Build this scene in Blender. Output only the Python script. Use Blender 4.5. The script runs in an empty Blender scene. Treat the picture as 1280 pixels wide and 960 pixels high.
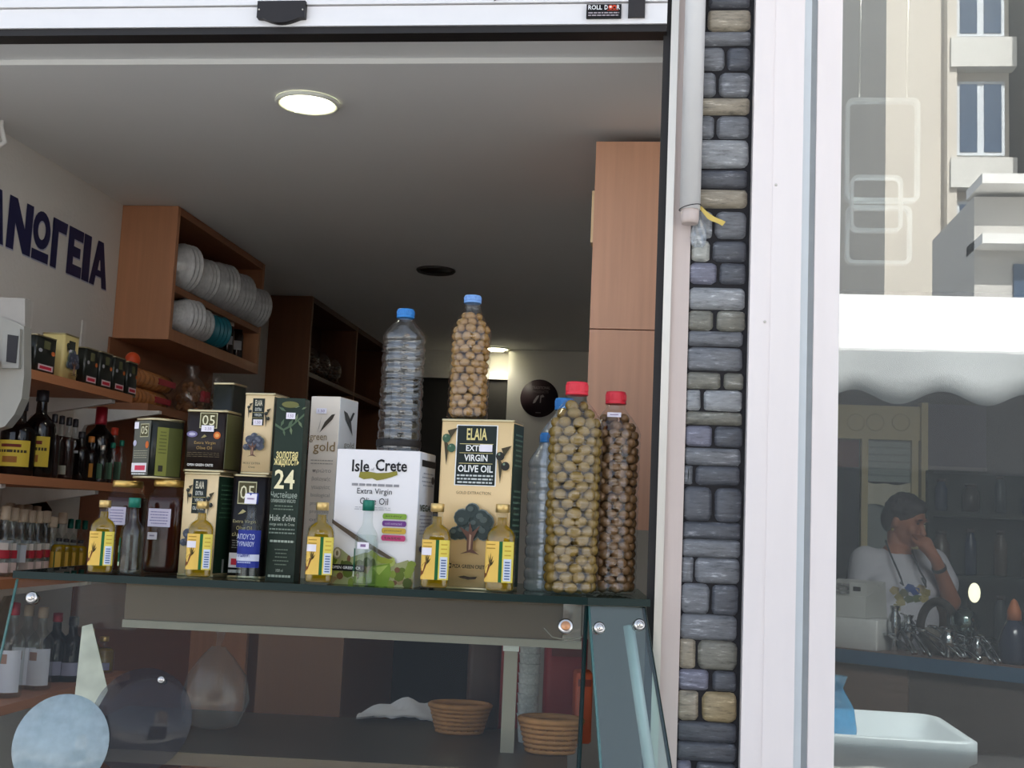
import bpy, bmesh, math, random
from math import sin, cos, pi, radians as R
from mathutils import Vector, Matrix
random.seed(7)
scene = bpy.context.scene
C = scene.collection

# ------------------------------------------------------------------ camera
FPX = 1500.0
YAW, PITCH, ROLL = R(-7.081), R(6.646), R(2.507)
CAMZ = 1.353
_F = Vector((sin(YAW)*cos(PITCH), cos(YAW)*cos(PITCH), sin(PITCH)))
_R0 = Vector((cos(YAW), -sin(YAW), 0)); _U0 = _R0.cross(_F)
_R = cos(ROLL)*_R0 + sin(ROLL)*_U0
_U = -sin(ROLL)*_R0 + cos(ROLL)*_U0
CAM = Vector((0, 0, CAMZ))
cam_data = bpy.data.cameras.new('camera')
cam_data.sensor_width = 36.0; cam_data.lens = FPX/1280*36.0
cam_data.clip_start = 0.05; cam_data.clip_end = 200
cam = bpy.data.objects.new('camera', cam_data); C.objects.link(cam)
m = Matrix((_R, _U, -_F)).transposed().to_4x4(); m.translation = CAM
cam.matrix_world = m
scene.camera = cam

def ray(px, py): return _F*FPX + _R*(px-640) - _U*(py-480)
def at(px, py, Y):      # the point of the plane y = Y seen at that pixel (survey helper: real depth is given)
    d = ray(px, py); return CAM + d*(Y/d.y)
def atz(px, py, z):     # the same for a horizontal plane
    d = ray(px, py); return CAM + d*((z-CAMZ)/d.z)
def atx(px, py, x):     # the same for a plane parallel to the side wall
    d = ray(px, py); return CAM + d*(x/d.x)

# ------------------------------------------------------------------ world, sun, exposure
w = bpy.data.worlds.new('world'); scene.world = w; w.use_nodes = True
nt = w.node_tree; nt.nodes.clear()
sky = nt.nodes.new('ShaderNodeTexSky'); sky.sky_type = 'HOSEK_WILKIE'
sky.turbidity = 6.5; sky.ground_albedo = 0.4
SUN_EL, SUN_AZ = R(48), R(12)         # the sun stands behind the shop's own roof
sundir = Vector((sin(SUN_AZ)*cos(SUN_EL), cos(SUN_AZ)*cos(SUN_EL), sin(SUN_EL)))
sky.sun_direction = sundir
hsv = nt.nodes.new('ShaderNodeHueSaturation'); hsv.inputs['Saturation'].default_value = 0.55
bg = nt.nodes.new('ShaderNodeBackground'); bg.inputs['Strength'].default_value = 6.5
out = nt.nodes.new('ShaderNodeOutputWorld')
nt.links.new(sky.outputs[0], hsv.inputs['Color']); nt.links.new(hsv.outputs[0], bg.inputs[0]); nt.links.new(bg.outputs[0], out.inputs[0])
sd = bpy.data.lights.new('sun', 'SUN'); sd.energy = 10.0; sd.angle = R(0.6); sd.color = (1, .97, .93)
so = bpy.data.objects.new('sun', sd); C.objects.link(so)
so.rotation_euler = sundir.to_track_quat('Z', 'Y').to_euler()
scene.view_settings.view_transform = 'Standard'
scene.view_settings.look = 'None'
scene.view_settings.gamma = 1.0
scene.view_settings.use_curve_mapping = False
scene.view_settings.exposure = 0.36
scene.cycles.max_bounces = 10
scene.cycles.transparent_max_bounces = 24
scene.cycles.caustics_reflective = False
scene.cycles.caustics_refractive = False
scene.cycles.sample_clamp_indirect = 6.0

# ------------------------------------------------------------------ materials
def srgb(c):
    def f(v):
        v /= 255.0
        return v/12.92 if v <= .04045 else ((v+.055)/1.055)**2.4
    return tuple(f(v) for v in c)
_mats = {}
def mat(name, rgb, rough=.5, metal=0.0, var=.12, scale=30.0, bump=0.0, bscale=60.0, spec=.5, stretch=None, coat=0.0, trans=0.0):
    """plain surface with procedural mottling (and relief)"""
    if name in _mats: return _mats[name]
    M_ = bpy.data.materials.new(name); M_.use_nodes = True
    n = M_.node_tree; b = n.nodes['Principled BSDF']
    c = srgb(rgb)
    b.inputs['Roughness'].default_value = rough; b.inputs['Metallic'].default_value = metal
    b.inputs['Specular IOR Level'].default_value = spec
    b.inputs['Coat Weight'].default_value = coat
    b.inputs['Transmission Weight'].default_value = trans
    tc = n.nodes.new('ShaderNodeTexCoord'); src = tc.outputs['Object']
    if stretch:
        mp = n.nodes.new('ShaderNodeMapping'); mp.inputs['Scale'].default_value = stretch
        n.links.new(src, mp.inputs[0]); src = mp.outputs[0]
    if var > 0:
        no = n.nodes.new('ShaderNodeTexNoise'); no.inputs['Scale'].default_value = scale; no.inputs['Detail'].default_value = 4
        n.links.new(src, no.inputs['Vector'])
        mx = n.nodes.new('ShaderNodeMix'); mx.data_type = 'RGBA'
        mx.inputs[6].default_value = (*[v*(1-var) for v in c], 1)
        mx.inputs[7].default_value = (*[min(1, v*(1+var)) for v in c], 1)
        n.links.new(no.outputs['Fac'], mx.inputs[0]); n.links.new(mx.outputs[2], b.inputs['Base Color'])
    else: b.inputs['Base Color'].default_value = (*c, 1)
    if bump > 0:
        nb = n.nodes.new('ShaderNodeTexNoise'); nb.inputs['Scale'].default_value = bscale; nb.inputs['Detail'].default_value = 5
        n.links.new(src, nb.inputs['Vector'])
        bp = n.nodes.new('ShaderNodeBump'); bp.inputs['Strength'].default_value = bump; bp.inputs['Distance'].default_value = .01
        n.links.new(nb.outputs['Fac'], bp.inputs['Height']); n.links.new(bp.outputs[0], b.inputs['Normal'])
    _mats[name] = M_; return M_
def wood(name, rgb, axis='Z', rough=.5):
    if name in _mats: return _mats[name]
    st = {'X': (1.2, 26, 26), 'Y': (26, 1.2, 26), 'Z': (26, 26, 1.2)}[axis]
    M_ = mat(name, rgb, rough, var=.17, scale=2.2, stretch=st, bump=.05, bscale=6)
    return M_
def schlick(n, f0):
    lw = n.nodes.new('ShaderNodeLayerWeight'); lw.inputs['Blend'].default_value = .5
    pw = n.nodes.new('ShaderNodeMath'); pw.operation = 'POWER'; pw.inputs[1].default_value = 6.5
    n.links.new(lw.outputs['Facing'], pw.inputs[0])
    ma = n.nodes.new('ShaderNodeMath'); ma.operation = 'MULTIPLY_ADD'; ma.use_clamp = True
    ma.inputs[1].default_value = (1-f0)*.8; ma.inputs[2].default_value = f0
    n.links.new(pw.outputs[0], ma.inputs[0]); return ma
def thin_glass(name, tint=(1, 1, 1), refl=.04, rough=.0, milk=0.0, milkcol=(1, 1, 1), ior=1.5, bump=0.0, bstretch=(30, 30, 90)):
    """thin clear sheet: tinted straight-through light plus fresnel reflection, optional milky film"""
    if name in _mats: return _mats[name]
    M_ = bpy.data.materials.new(name); M_.use_nodes = True
    n = M_.node_tree; n.nodes.clear(); L = n.links.new
    o = n.nodes.new('ShaderNodeOutputMaterial'); t = n.nodes.new('ShaderNodeBsdfTransparent')
    t.inputs[0].default_value = (*tint, 1)
    g = n.nodes.new('ShaderNodeBsdfGlossy'); g.inputs['Roughness'].default_value = rough
    if bump > 0:
        tcb = n.nodes.new('ShaderNodeTexCoord'); mpb = n.nodes.new('ShaderNodeMapping'); mpb.inputs['Scale'].default_value = bstretch
        nb = n.nodes.new('ShaderNodeTexNoise'); nb.inputs['Scale'].default_value = 1.5; nb.inputs['Detail'].default_value = 3
        bpn = n.nodes.new('ShaderNodeBump'); bpn.inputs['Strength'].default_value = bump; bpn.inputs['Distance'].default_value = .006
        L(tcb.outputs['Object'], mpb.inputs[0]); L(mpb.outputs[0], nb.inputs['Vector']); L(nb.outputs['Fac'], bpn.inputs['Height']); L(bpn.outputs[0], g.inputs['Normal'])
    ad = schlick(n, ((ior-1)/(ior+1))**2+refl)
    base = t.outputs[0]
    if milk > 0:
        d = n.nodes.new('ShaderNodeBsdfDiffuse'); d.inputs[0].default_value = (*milkcol, 1)
        tl = n.nodes.new('ShaderNodeBsdfTranslucent'); tl.inputs[0].default_value = (*milkcol, 1)
        dm = n.nodes.new('ShaderNodeMixShader'); dm.inputs[0].default_value = .4; L(d.outputs[0], dm.inputs[1]); L(tl.outputs[0], dm.inputs[2])
        no = n.nodes.new('ShaderNodeTexNoise'); no.inputs['Scale'].default_value = 9; no.inputs['Detail'].default_value = 4
        mr = n.nodes.new('ShaderNodeMapRange'); mr.inputs[3].default_value = milk*.6; mr.inputs[4].default_value = milk*1.4
        L(no.outputs['Fac'], mr.inputs[0])
        mm = n.nodes.new('ShaderNodeMixShader'); L(mr.outputs[0], mm.inputs[0]); L(base, mm.inputs[1]); L(dm.outputs[0], mm.inputs[2]); base = mm.outputs[0]
    mx = n.nodes.new('ShaderNodeMixShader'); L(ad.outputs[0], mx.inputs[0]); L(base, mx.inputs[1]); L(g.outputs[0], mx.inputs[2])
    L(mx.outputs[0], o.inputs[0])
    _mats[name] = M_; return M_
def liquid(name, rgb, dens=.5, rough=.05):
    """coloured liquid: tinted see-through body mixed with scattered colour"""
    if name in _mats: return _mats[name]
    M_ = bpy.data.materials.new(name); M_.use_nodes = True
    n = M_.node_tree; n.nodes.clear(); L = n.links.new
    c = srgb(rgb); o = n.nodes.new('ShaderNodeOutputMaterial')
    t = n.nodes.new('ShaderNodeBsdfTransparent'); t.inputs[0].default_value = (*[v**.5 for v in c], 1)
    d = n.nodes.new('ShaderNodeBsdfDiffuse'); d.inputs[0].default_value = (*c, 1)
    tl = n.nodes.new('ShaderNodeBsdfTranslucent'); tl.inputs[0].default_value = (*c, 1)
    dm = n.nodes.new('ShaderNodeMixShader'); dm.inputs[0].default_value = .5; L(d.outputs[0], dm.inputs[1]); L(tl.outputs[0], dm.inputs[2])
    mm = n.nodes.new('ShaderNodeMixShader'); mm.inputs[0].default_value = dens; L(t.outputs[0], mm.inputs[1]); L(dm.outputs[0], mm.inputs[2])
    g = n.nodes.new('ShaderNodeBsdfGlossy'); g.inputs['Roughness'].default_value = rough
    fr = schlick(n, .035)
    mx = n.nodes.new('ShaderNodeMixShader'); L(fr.outputs[0], mx.inputs[0]); L(mm.outputs[0], mx.inputs[1]); L(g.outputs[0], mx.inputs[2])
    L(mx.outputs[0], o.inputs[0]); _mats[name] = M_; return M_
def emit(name, rgb, strength):
    if name in _mats: return _mats[name]
    M_ = bpy.data.materials.new(name); M_.use_nodes = True
    b = M_.node_tree.nodes['Principled BSDF']
    b.inputs['Base Color'].default_value = (*srgb(rgb), 1)
    b.inputs['Emission Color'].default_value = (*srgb(rgb), 1); b.inputs['Emission Strength'].default_value = strength
    _mats[name] = M_; return M_
def ink(rgb, rough=.5):      # flat print
    return mat('print_%02x%02x%02x' % tuple(rgb), rgb, rough, var=.05, scale=80, spec=.2)

# ------------------------------------------------------------------ mesh building
class MB:
    def __init__(s): s.v = []; s.f = []; s.mi = []; s.mats = []; s.sm = []
    def slot(s, m_):
        if m_ not in s.mats: s.mats.append(m_)
        return s.mats.index(m_)
    def add(s, vs, fs, m_, smooth=False):
        o = len(s.v); s.v += [tuple(v) for v in vs]; k = s.slot(m_)
        for f in fs: s.f.append([i+o for i in f]); s.mi.append(k); s.sm.append(smooth)
        return s
    def box(s, c, d, m_, M4=None):
        x, y, z = c; a, b, e = d[0]/2, d[1]/2, d[2]/2
        vs = [Vector((x+i*a, y+j*b, z+k*e)) for k in (-1, 1) for j in (-1, 1) for i in (-1, 1)]
        if M4: vs = [M4 @ v for v in vs]
        return s.add(vs, [(0,2,3,1), (4,5,7,6), (0,1,5,4), (2,6,7,3), (0,4,6,2), (1,3,7,5)], m_)
    def box2(s, lo, hi, m_):
        return s.box([(a+b)/2 for a, b in zip(lo, hi)], [abs(b-a) for a, b in zip(lo, hi)], m_)
    def prism(s, poly, z0, z1, m_, smooth=False, bevel=0.0):
        n = len(poly)
        if bevel > 0:
            cx = sum(p[0] for p in poly)/n; cy = sum(p[1] for p in poly)/n
            def sh(p):
                d = math.hypot(p[0]-cx, p[1]-cy) or 1; k = (d-bevel)/d
                return (cx+(p[0]-cx)*k, cy+(p[1]-cy)*k)
            rings = [([sh(p) for p in poly], z0), (poly, z0+bevel), (poly, z1-bevel), ([sh(p) for p in poly], z1)]
        else: rings = [(poly, z0), (poly, z1)]
        vs = [(p[0], p[1], z) for pl, z in rings for p in pl]
        k = len(rings)
        s.add(vs, [(r*n+i, r*n+(i+1) % n, (r+1)*n+(i+1) % n, (r+1)*n+i) for r in range(k-1) for i in range(n)], m_, smooth)
        o = len(s.v)-len(vs); sl = s.slot(m_)
        s.f.append([o+i for i in reversed(range(n))]); s.mi.append(sl); s.sm.append(False)
        s.f.append([o+(k-1)*n+i for i in range(n)]); s.mi.append(sl); s.sm.append(False)
        return s
    def lathe(s, prof, m_, seg=24, c=(0, 0, 0), cap=True, smooth=True, sq=0.0, arc=None):
        """profile [(r, z)]; sq > 0 squares the section"""
        a0, a1 = arc if arc else (0, 2*pi)
        n = seg if not arc else seg+1
        vs = []
        for r, z in prof:
            for i in range(n):
                a = a0+(a1-a0)*i/seg
                k = 1.0
                if sq > 0:
                    p = 2+sq*6; k = (abs(cos(a))**p+abs(sin(a))**p)**(-1/p)
                vs.append((c[0]+r*k*cos(a), c[1]+r*k*sin(a), c[2]+z))
        fs = []
        for j in range(len(prof)-1):
            for i in range(seg):
                i2 = (i+1) % n if not arc else i+1
                fs.append((j*n+i, j*n+i2, (j+1)*n+i2, (j+1)*n+i))
        s.add(vs, fs, m_, smooth)
        if cap and not arc:
            o = len(s.v)-len(vs); sl = s.slot(m_)
            if prof[0][0] > 1e-5: s.f.append([o+i for i in reversed(range(n))]); s.mi.append(sl); s.sm.append(False)
            if prof[-1][0] > 1e-5:
                b = o+(len(prof)-1)*n; s.f.append([b+i for i in range(n)]); s.mi.append(sl); s.sm.append(False)
        return s
    def tube(s, pts, r, m_, seg=8, cap=True):
        pts = [Vector(p) for p in pts]; n = len(pts); rr = r if isinstance(r, (list, tuple)) else [r]*n
        vs = []; up = None
        for i, p in enumerate(pts):
            t = (pts[min(i+1, n-1)]-pts[max(i-1, 0)]).normalized()
            if up is None: up = Vector((0, 0, 1)) if abs(t.z) < .9 else Vector((1, 0, 0))
            u = (up - t*up.dot(t)).normalized(); v = t.cross(u); up = u
            for k in range(seg):
                a = 2*pi*k/seg; vs.append(p+u*cos(a)*rr[i]+v*sin(a)*rr[i])
        fs = [(j*seg+k, j*seg+(k+1) % seg, (j+1)*seg+(k+1) % seg, (j+1)*seg+k) for j in range(n-1) for k in range(seg)]
        s.add(vs, fs, m_, True)
        if cap:
            o = len(s.v)-len(vs); sl = s.slot(m_)
            s.f.append([o+k for k in reversed(range(seg))]); s.mi.append(sl); s.sm.append(False)
            s.f.append([o+(n-1)*seg+k for k in range(seg)]); s.mi.append(sl); s.sm.append(False)
        return s
    def ball(s, c, r, m_, seg=12, rings=8, M4=None):
        r = r if isinstance(r, (tuple, list)) else (r, r, r)
        vs = [Vector((0, 0, -1))]
        for j in range(1, rings):
            b = -pi/2+pi*j/rings
            for i in range(seg): a = 2*pi*i/seg; vs.append(Vector((cos(a)*cos(b), sin(a)*cos(b), sin(b))))
        vs.append(Vector((0, 0, 1)))
        vs = [Vector((v.x*r[0], v.y*r[1], v.z*r[2])) for v in vs]
        if M4: vs = [M4 @ v for v in vs]
        vs = [v+Vector(c) for v in vs]
        fs = [(0, 1+(i+1) % seg, 1+i) for i in range(seg)]
        for j in range(rings-2):
            o = 1+j*seg
            fs += [(o+i, o+(i+1) % seg, o+seg+(i+1) % seg, o+seg+i) for i in range(seg)]
        o = 1+(rings-2)*seg; t = len(vs)-1
        fs += [(o+i, o+(i+1) % seg, t) for i in range(seg)]
        return s.add(vs, fs, m_, True)
    def mesh(s, name):
        me = bpy.data.meshes.new(name); me.from_pydata(s.v, [], s.f)
        for m_ in s.mats: me.materials.append(m_)
        me.polygons.foreach_set('material_index', s.mi); me.polygons.foreach_set('use_smooth', s.sm)
        me.update(); return me
    def obj(s, name, parent=None, loc=(0, 0, 0), rot=(0, 0, 0)):
        return place(s.mesh(name), name, parent, loc, rot)
def place(me, name, parent=None, loc=(0, 0, 0), rot=(0, 0, 0), scale=(1, 1, 1)):
    o = bpy.data.objects.new(name, me); C.objects.link(o); o.parent = parent
    o.location = loc; o.rotation_euler = rot; o.scale = scale; return o
def tag(o, label, cat, group=None, kind=None):
    o['label'] = label; o['category'] = cat
    if group: o['group'] = group
    if kind: o['kind'] = kind
    return o
def thing(name, label, cat, loc=(0, 0, 0), rotz=0.0, group=None):
    o = place(None, name, None, loc, (0, 0, rotz)); o.empty_display_size = .05
    return tag(o, label, cat, group)
def struct(name, mb, parent=None, label=None, cat=None):
    o = mb.obj(name, parent)
    if parent is None:
        o['kind'] = 'structure'
        if label: o['label'] = label
        if cat: o['category'] = cat
    return o
def copy_tree(o, parent=None):
    c = o.copy(); C.objects.link(c); c.parent = parent
    for ch in list(o.children): copy_tree(ch, c)
    return c
def rrect(w_, d_, r_, n=4, cx=0, cy=0):
    """rounded rectangle outline, counter-clockwise"""
    p = []
    for k, (sx, sy) in enumerate(((1, 1), (-1, 1), (-1, -1), (1, -1))):
        for i in range(n+1):
            a = k*pi/2+i*pi/2/n
            p.append((cx+sx*(w_/2-r_)+r_*cos(a), cy+sy*(d_/2-r_)+r_*sin(a)))
    return p

# ---- flat print: everything is laid on a face given by origin, u and v axes (metres) and stacked outward along n
_txt = {}
def glyphs(text, bold=False):
    key = (text, bold)
    if key not in _txt:
        cu = bpy.data.curves.new('t', 'FONT'); cu.body = text; cu.resolution_u = 2
        if bold: cu.offset = .02
        ob = bpy.data.objects.new('t', cu)
        me = bpy.data.meshes.new_from_object(ob)
        vs = [(v.co.x, v.co.y) for v in me.vertices]; fs = [tuple(p.vertices) for p in me.polygons]
        x0 = min(v[0] for v in vs); x1 = max(v[0] for v in vs); y0 = min(v[1] for v in vs); y1 = max(v[1] for v in vs)
        _txt[key] = ([((v[0]-x0)/(x1-x0), (v[1]-y0)/(y1-y0)) for v in vs], fs, (x1-x0)/(y1-y0))
        bpy.data.objects.remove(ob); bpy.data.curves.remove(cu); bpy.data.meshes.remove(me)
    return _txt[key]
class Print:
    """flat print on a face: u to the right, v up, as fractions of the face (w by h metres)"""
    def __init__(s, o, u, v, w_, h_, mb=None, lift=.0006):
        s.o = Vector(o); s.u = Vector(u).normalized(); s.v = Vector(v).normalized(); s.n = s.u.cross(s.v)
        s.w = w_; s.h = h_; s.mb = mb or MB(); s.k = 1; s.lift = lift
    def P(s, a, b): return s.o+s.u*(a*s.w)+s.v*(b*s.h)+s.n*(s.lift*s.k)
    def poly(s, pts, m_, up=True):
        s.mb.add([s.P(*p) for p in pts], [tuple(range(len(pts)))], m_)
        if up: s.k += .25
        return s
    def rect(s, a0, b0, a1, b1, m_): return s.poly([(a0, b0), (a1, b0), (a1, b1), (a0, b1)], m_)
    def ell(s, a, b, ra, rb, m_, n=16, t0=0, t1=2*pi):
        return s.poly([(a+ra*cos(t0+(t1-t0)*i/n), b+rb*sin(t0+(t1-t0)*i/n)) for i in range(n+(1 if t1-t0 < 6.2 else 0))], m_)
    def text(s, t, a0, b0, a1, b1, m_, bold=False):
        vs, fs, asp = glyphs(t, bold)
        s.mb.add([s.P(a0+(a1-a0)*x, b0+(b1-b0)*y) for x, y in vs], fs, m_); s.k += .25
        return s
    def textc(s, t, a, b, hgt, m_, wmax=1.0, bold=False):
        """centred text, natural width limited to wmax"""
        vs, fs, asp = glyphs(t, bold)
        wd = min(wmax, asp*hgt*s.h/s.w)
        return s.text(t, a-wd/2, b-hgt/2, a+wd/2, b+hgt/2, m_, bold)
    def lines(s, a0, a1, b0, b1, n, m_, fill=.45, ragged=.25, rnd=None):
        """rows of illegibly small print"""
        rn = rnd or random.Random(n+int(a0*100)); st = (b1-b0)/n
        for i in range(n):
            y = b1-st*(i+.5); hw = (a1-a0)/2*(1-ragged*rn.random()); mid = (a0+a1)/2
            x = mid-hw
            while x < mid+hw:
                l = (a1-a0)*(.06+.1*rn.random()); e = min(x+l, mid+hw)
                s.mb.add([s.P(x, y-st*fill/2), s.P(e, y-st*fill/2), s.P(e, y+st*fill/2), s.P(x, y+st*fill/2)], [(0, 1, 2, 3)], m_)
                x = e+(a1-a0)*.025
        s.k += .25; return s
# ================================================================== THE SETTING
M_plaster = mat('plaster_warm_white', (214, 209, 202), .85, var=.05, scale=6, bump=.15, bscale=90)
M_ceiling = mat('ceiling_paint', (226, 226, 224), .8, var=.03, scale=3)
M_floor = mat('floor_tile', (120, 104, 90), .35, var=.2, scale=8)
M_white_metal = mat('white_lacquered_metal', (236, 234, 234), .35, var=.03, scale=12, spec=.5)
M_white_frame = mat('white_door_frame', (242, 233, 230), .3, var=.04, scale=5, stretch=(8, 8, 1), spec=.5)
M_frame_edge = mat('frame_grey_edge', (214, 222, 226), .35, var=.04)  # pale grey of the side strip
M_black = mat('black_rubber', (24, 20, 20), .6, var=.2)
M_jamb = mat('jamb_beige_paint', (206, 190, 182), .45, var=.06, scale=10, stretch=(10, 10, 1))
M_alu = mat('brushed_aluminium', (214, 208, 198), .32, metal=.6, var=.06, stretch=(30, 30, 1))
M_pipe = mat('grey_white_pipe', (216, 214, 212), .4, var=.06, scale=9, bump=.1, bscale=14)
M_asphalt = mat('street_paving', (176, 174, 170), .9, var=.2, scale=4)
M_dark_wall = mat('dark_wall', (70, 62, 56), .8, var=.2, scale=6)

CEIL = 2.15; WALLX = -1.43; FY = 1.88       # ceiling height, left wall, shopfront plane
BACKY = 5.5
struct('floor', MB().box2((WALLX-.1, 1.9, -.05), (.06, BACKY+.1, 0), M_floor))
struct('ceiling', MB().box2((WALLX-.1, 1.995, CEIL), (.06, BACKY+.1, CEIL+.1), M_ceiling))
struct('wall_left', MB().box2((WALLX-.1, 1.9, 0), (WALLX, BACKY, CEIL), M_plaster))
struct('wall_right', MB().box2((.045, 1.96, 0), (.10, 7.6, 2.9), M_plaster))
wb = MB()
wb.box2((WALLX-.1, BACKY, 0), (.06, BACKY+.1, CEIL), M_plaster)
struct('wall_back', wb)
# soffit behind the roller box
struct('trim_1', MB().box2((WALLX-.1, 1.90, 2.16), (.045, 1.995, 2.24), M_ceiling))

# roller shutter box above the opening
Zh = 2.150
rb = thing('roller_shutter_box', 'white roller shutter box above the open shopfront', 'shutter box', (-.72, 1.86, Zh))
rb['kind'] = 'structure'
x0, x1 = -1.6+.72, -.006+.72
MB().box2((x0, 0, .012), (x1, .045, .046), M_white_metal).obj('lower_face', rb)
MB().box2((x0, -.004, .048), (x1, .045, .12), M_white_metal).obj('upper_face', rb)
MB().box2((x0, .004, 0), (x1, .04, .012), M_black).obj('bottom_seal', rb)
MB().box2((x0, .0, .12), (x1, .05, .3), M_white_metal).obj('head_panel', rb)
# dark slot, black latch plate and maker's sticker on the box face
def roll_local(px, py): 
    p = at(px, py, 1.86); return (p.x+.72, p.z-Zh)
a = roll_local(325, 5); b = roll_local(383, 25); cc = roll_local(354, 31)
k = MB(); n_ = 10
pts = [(a[0], a[1]-.000)]
pts += [(a[0], b[1])] + [(a[0]+(b[0]-a[0])*(.12+.76*i/n_), b[1]-(b[1]-cc[1])*sin(pi*i/n_)*1.0-.001) for i in range(n_+1)] + [(b[0], b[1]), (b[0], a[1])]
nv = len(pts)
k.add([(p[0], -.012, p[1]) for p in pts]+[(p[0], .0, p[1]) for p in pts],
      [tuple(range(nv)), tuple(reversed(range(nv, 2*nv)))]+[(i, i+nv, (i+1) % nv+nv, (i+1) % nv) for i in range(nv)], mat('black_latch', (22, 14, 14), .5))
k.obj('latch_plate', rb)
for px in (327, 381):
    p = roll_local(px, 16); MB().ball((p[0], -.013, p[1]), .0015, M_alu, 8, 6).obj('rivet', rb)
a = roll_local(785, 23); b = roll_local(807, -10)
MB().box2((a[0], -.006, a[1]), (b[0], .0, b[1]), mat('black_slot', (30, 24, 24), .5)).obj('dark_slot', rb)
a = roll_local(733, 24); b = roll_local(777, 7)
st = MB().box2((a[0], -.0065, a[1]), (b[0], -.0045 if False else .0, b[1]), ink((20, 18, 20))).obj('maker_sticker', rb)
P = Print((a[0], -.0066, a[1]), (1, 0, 0), (0, 0, 1), b[0]-a[0], b[1]-a[1], lift=.0003)
P.text('ROLL', .05, .58, .45, .92, ink((240, 240, 240)), True)
P.text('D', .52, .58, .61, .92, ink((240, 240, 240)), True)
P.ell(.69, .75, .065, .17, ink((214, 84, 60))).ell(.69, .78, .035, .08, ink((240, 225, 215)))
P.ell(.80, .75, .065, .17, ink((206, 70, 40))).ell(.80, .72, .035, .08, ink((40, 20, 18)))
P.text('R', .87, .58, .96, .92, ink((240, 240, 240)), True)
P.rect(.6, .5, .92, .54, ink((190, 70, 40)))
P.lines(.04, .96, .05, .42, 2, ink((170, 160, 165)), .5, .05)
P.mb.obj('sticker_print', st)
# twig of wire that hangs on the upper edge
p0 = roll_local(618, 3); p1 = roll_local(637, -4)
MB().tube([(p0[0], -.006, p0[1]), ((p0[0]+p1[0])/2, -.009, (p0[1]+p1[1])/2), (p1[0], -.005, p1[1])], .0008, M_dark_wall, 6).obj('loose_wire', rb)

# right jamb of the opening
jb = thing('roller_guide_jamb', 'beige metal roller guide jamb beside the stone pilaster', 'door jamb', (.015, FY, 0)); jb['kind'] = 'structure'
MB().box2((-.026, -.0, 0), (-.014, .06, 2.75), M_black).obj('brush_strip', jb)
MB().box2((-.014, -.012, 0), (-.002, .06, 2.75), M_alu).obj('guide_rail', jb)
MB().box2((-.002, -.006, 0), (.026, .08, 2.75), M_jamb).obj('jamb_face', jb)
MB().box2((-.002, -.0085, 0), (.001, -.004, 2.75), M_jamb).obj('jamb_lip', jb)
# wall above and beside, so the shop has a house
M_render = mat('house_render', (214, 206, 196), .9, var=.08, scale=3, bump=.3)
hw = MB()
hw.box2((-5, 1.90, 2.45), (6, 2.2, 3.8), M_render)
hw.box2((-5, 1.90, 0), (-1.53, 2.2, 2.45), M_render)
hw.box2((2.2, 1.96, 0), (6, 2.2, 2.45), M_render)
struct('wall_front', hw)
struct('roof', MB().box2((-5, 1.9, 3.7), (6, 9, 3.8), M_render))
struct('wall_far_side', MB().box2((-5, 2.2, 2.25), (-4.9, 9, 3.7), M_render))
# pilaster with painted stones
M_mortar = mat('black_mortar', (26, 24, 28), .8, var=.3, scale=20, bump=.3)
pil = struct('wall_pilaster', MB().box2((.0395, FY, 0), (.1325, FY+.09, 2.75), M_mortar))
cols = {'g': (116, 118, 122), 'd': (86, 88, 94), 'b': (158, 148, 130), 'l': (150, 152, 154), 'v': (118, 118, 132), 't': (160, 142, 108), 'o': (124, 122, 112), 'w': (176, 176, 168)}
def stone_mat(k):
    nm = 'painted_stone_'+k
    if nm in _mats: return _mats[nm]
    c = srgb(cols[k]); M_ = bpy.data.materials.new(nm); M_.use_nodes = True; n = M_.node_tree; L = n.links.new
    bs = n.nodes['Principled BSDF']; bs.inputs['Roughness'].default_value = .38
    tc = n.nodes.new('ShaderNodeTexCoord'); oi = n.nodes.new('ShaderNodeObjectInfo')
    ad = n.nodes.new('ShaderNodeVectorMath'); ad.operation = 'ADD'
    cm = n.nodes.new('ShaderNodeCombineXYZ'); ml = n.nodes.new('ShaderNodeMath'); ml.operation = 'MULTIPLY'; ml.inputs[1].default_value = 37
    L(oi.outputs['Random'], ml.inputs[0]); L(ml.outputs[0], cm.inputs[0]); L(ml.outputs[0], cm.inputs[1])
    mp = n.nodes.new('ShaderNodeMapping'); mp.inputs['Scale'].default_value = (22, 22, 120)
    L(tc.outputs['Object'], ad.inputs[0]); L(cm.outputs[0], ad.inputs[1]); L(ad.outputs[0], mp.inputs[0])
    no = n.nodes.new('ShaderNodeTexNoise'); no.inputs['Scale'].default_value = 1.6; no.inputs['Detail'].default_value = 6; no.inputs['Roughness'].default_value = .7
    L(mp.outputs[0], no.inputs['Vector'])
    cr = n.nodes.new('ShaderNodeValToRGB'); e = cr.color_ramp.elements
    e[0].position = .3; e[0].color = (*[v*.35 for v in c], 1); e[1].position = .44; e[1].color = (*[v*.85 for v in c], 1)
    x = e.new(.58); x.color = (*[v*1.05 for v in c], 1); x = e.new(.66); x.color = (*[min(.8, v*1.6+.08) for v in c], 1); x = e.new(.78); x.color = (*[min(.9, v*1.5+.38) for v in c], 1)
    L(no.outputs['Fac'], cr.inputs[0]); L(cr.outputs[0], bs.inputs['Base Color'])
    bp = n.nodes.new('ShaderNodeBump'); bp.inputs['Strength'].default_value = .35; bp.inputs['Distance'].default_value = .003
    L(no.outputs['Fac'], bp.inputs['Height']); L(bp.outputs[0], bs.inputs['Normal'])
    _mats[nm] = M_; return M_
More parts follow.
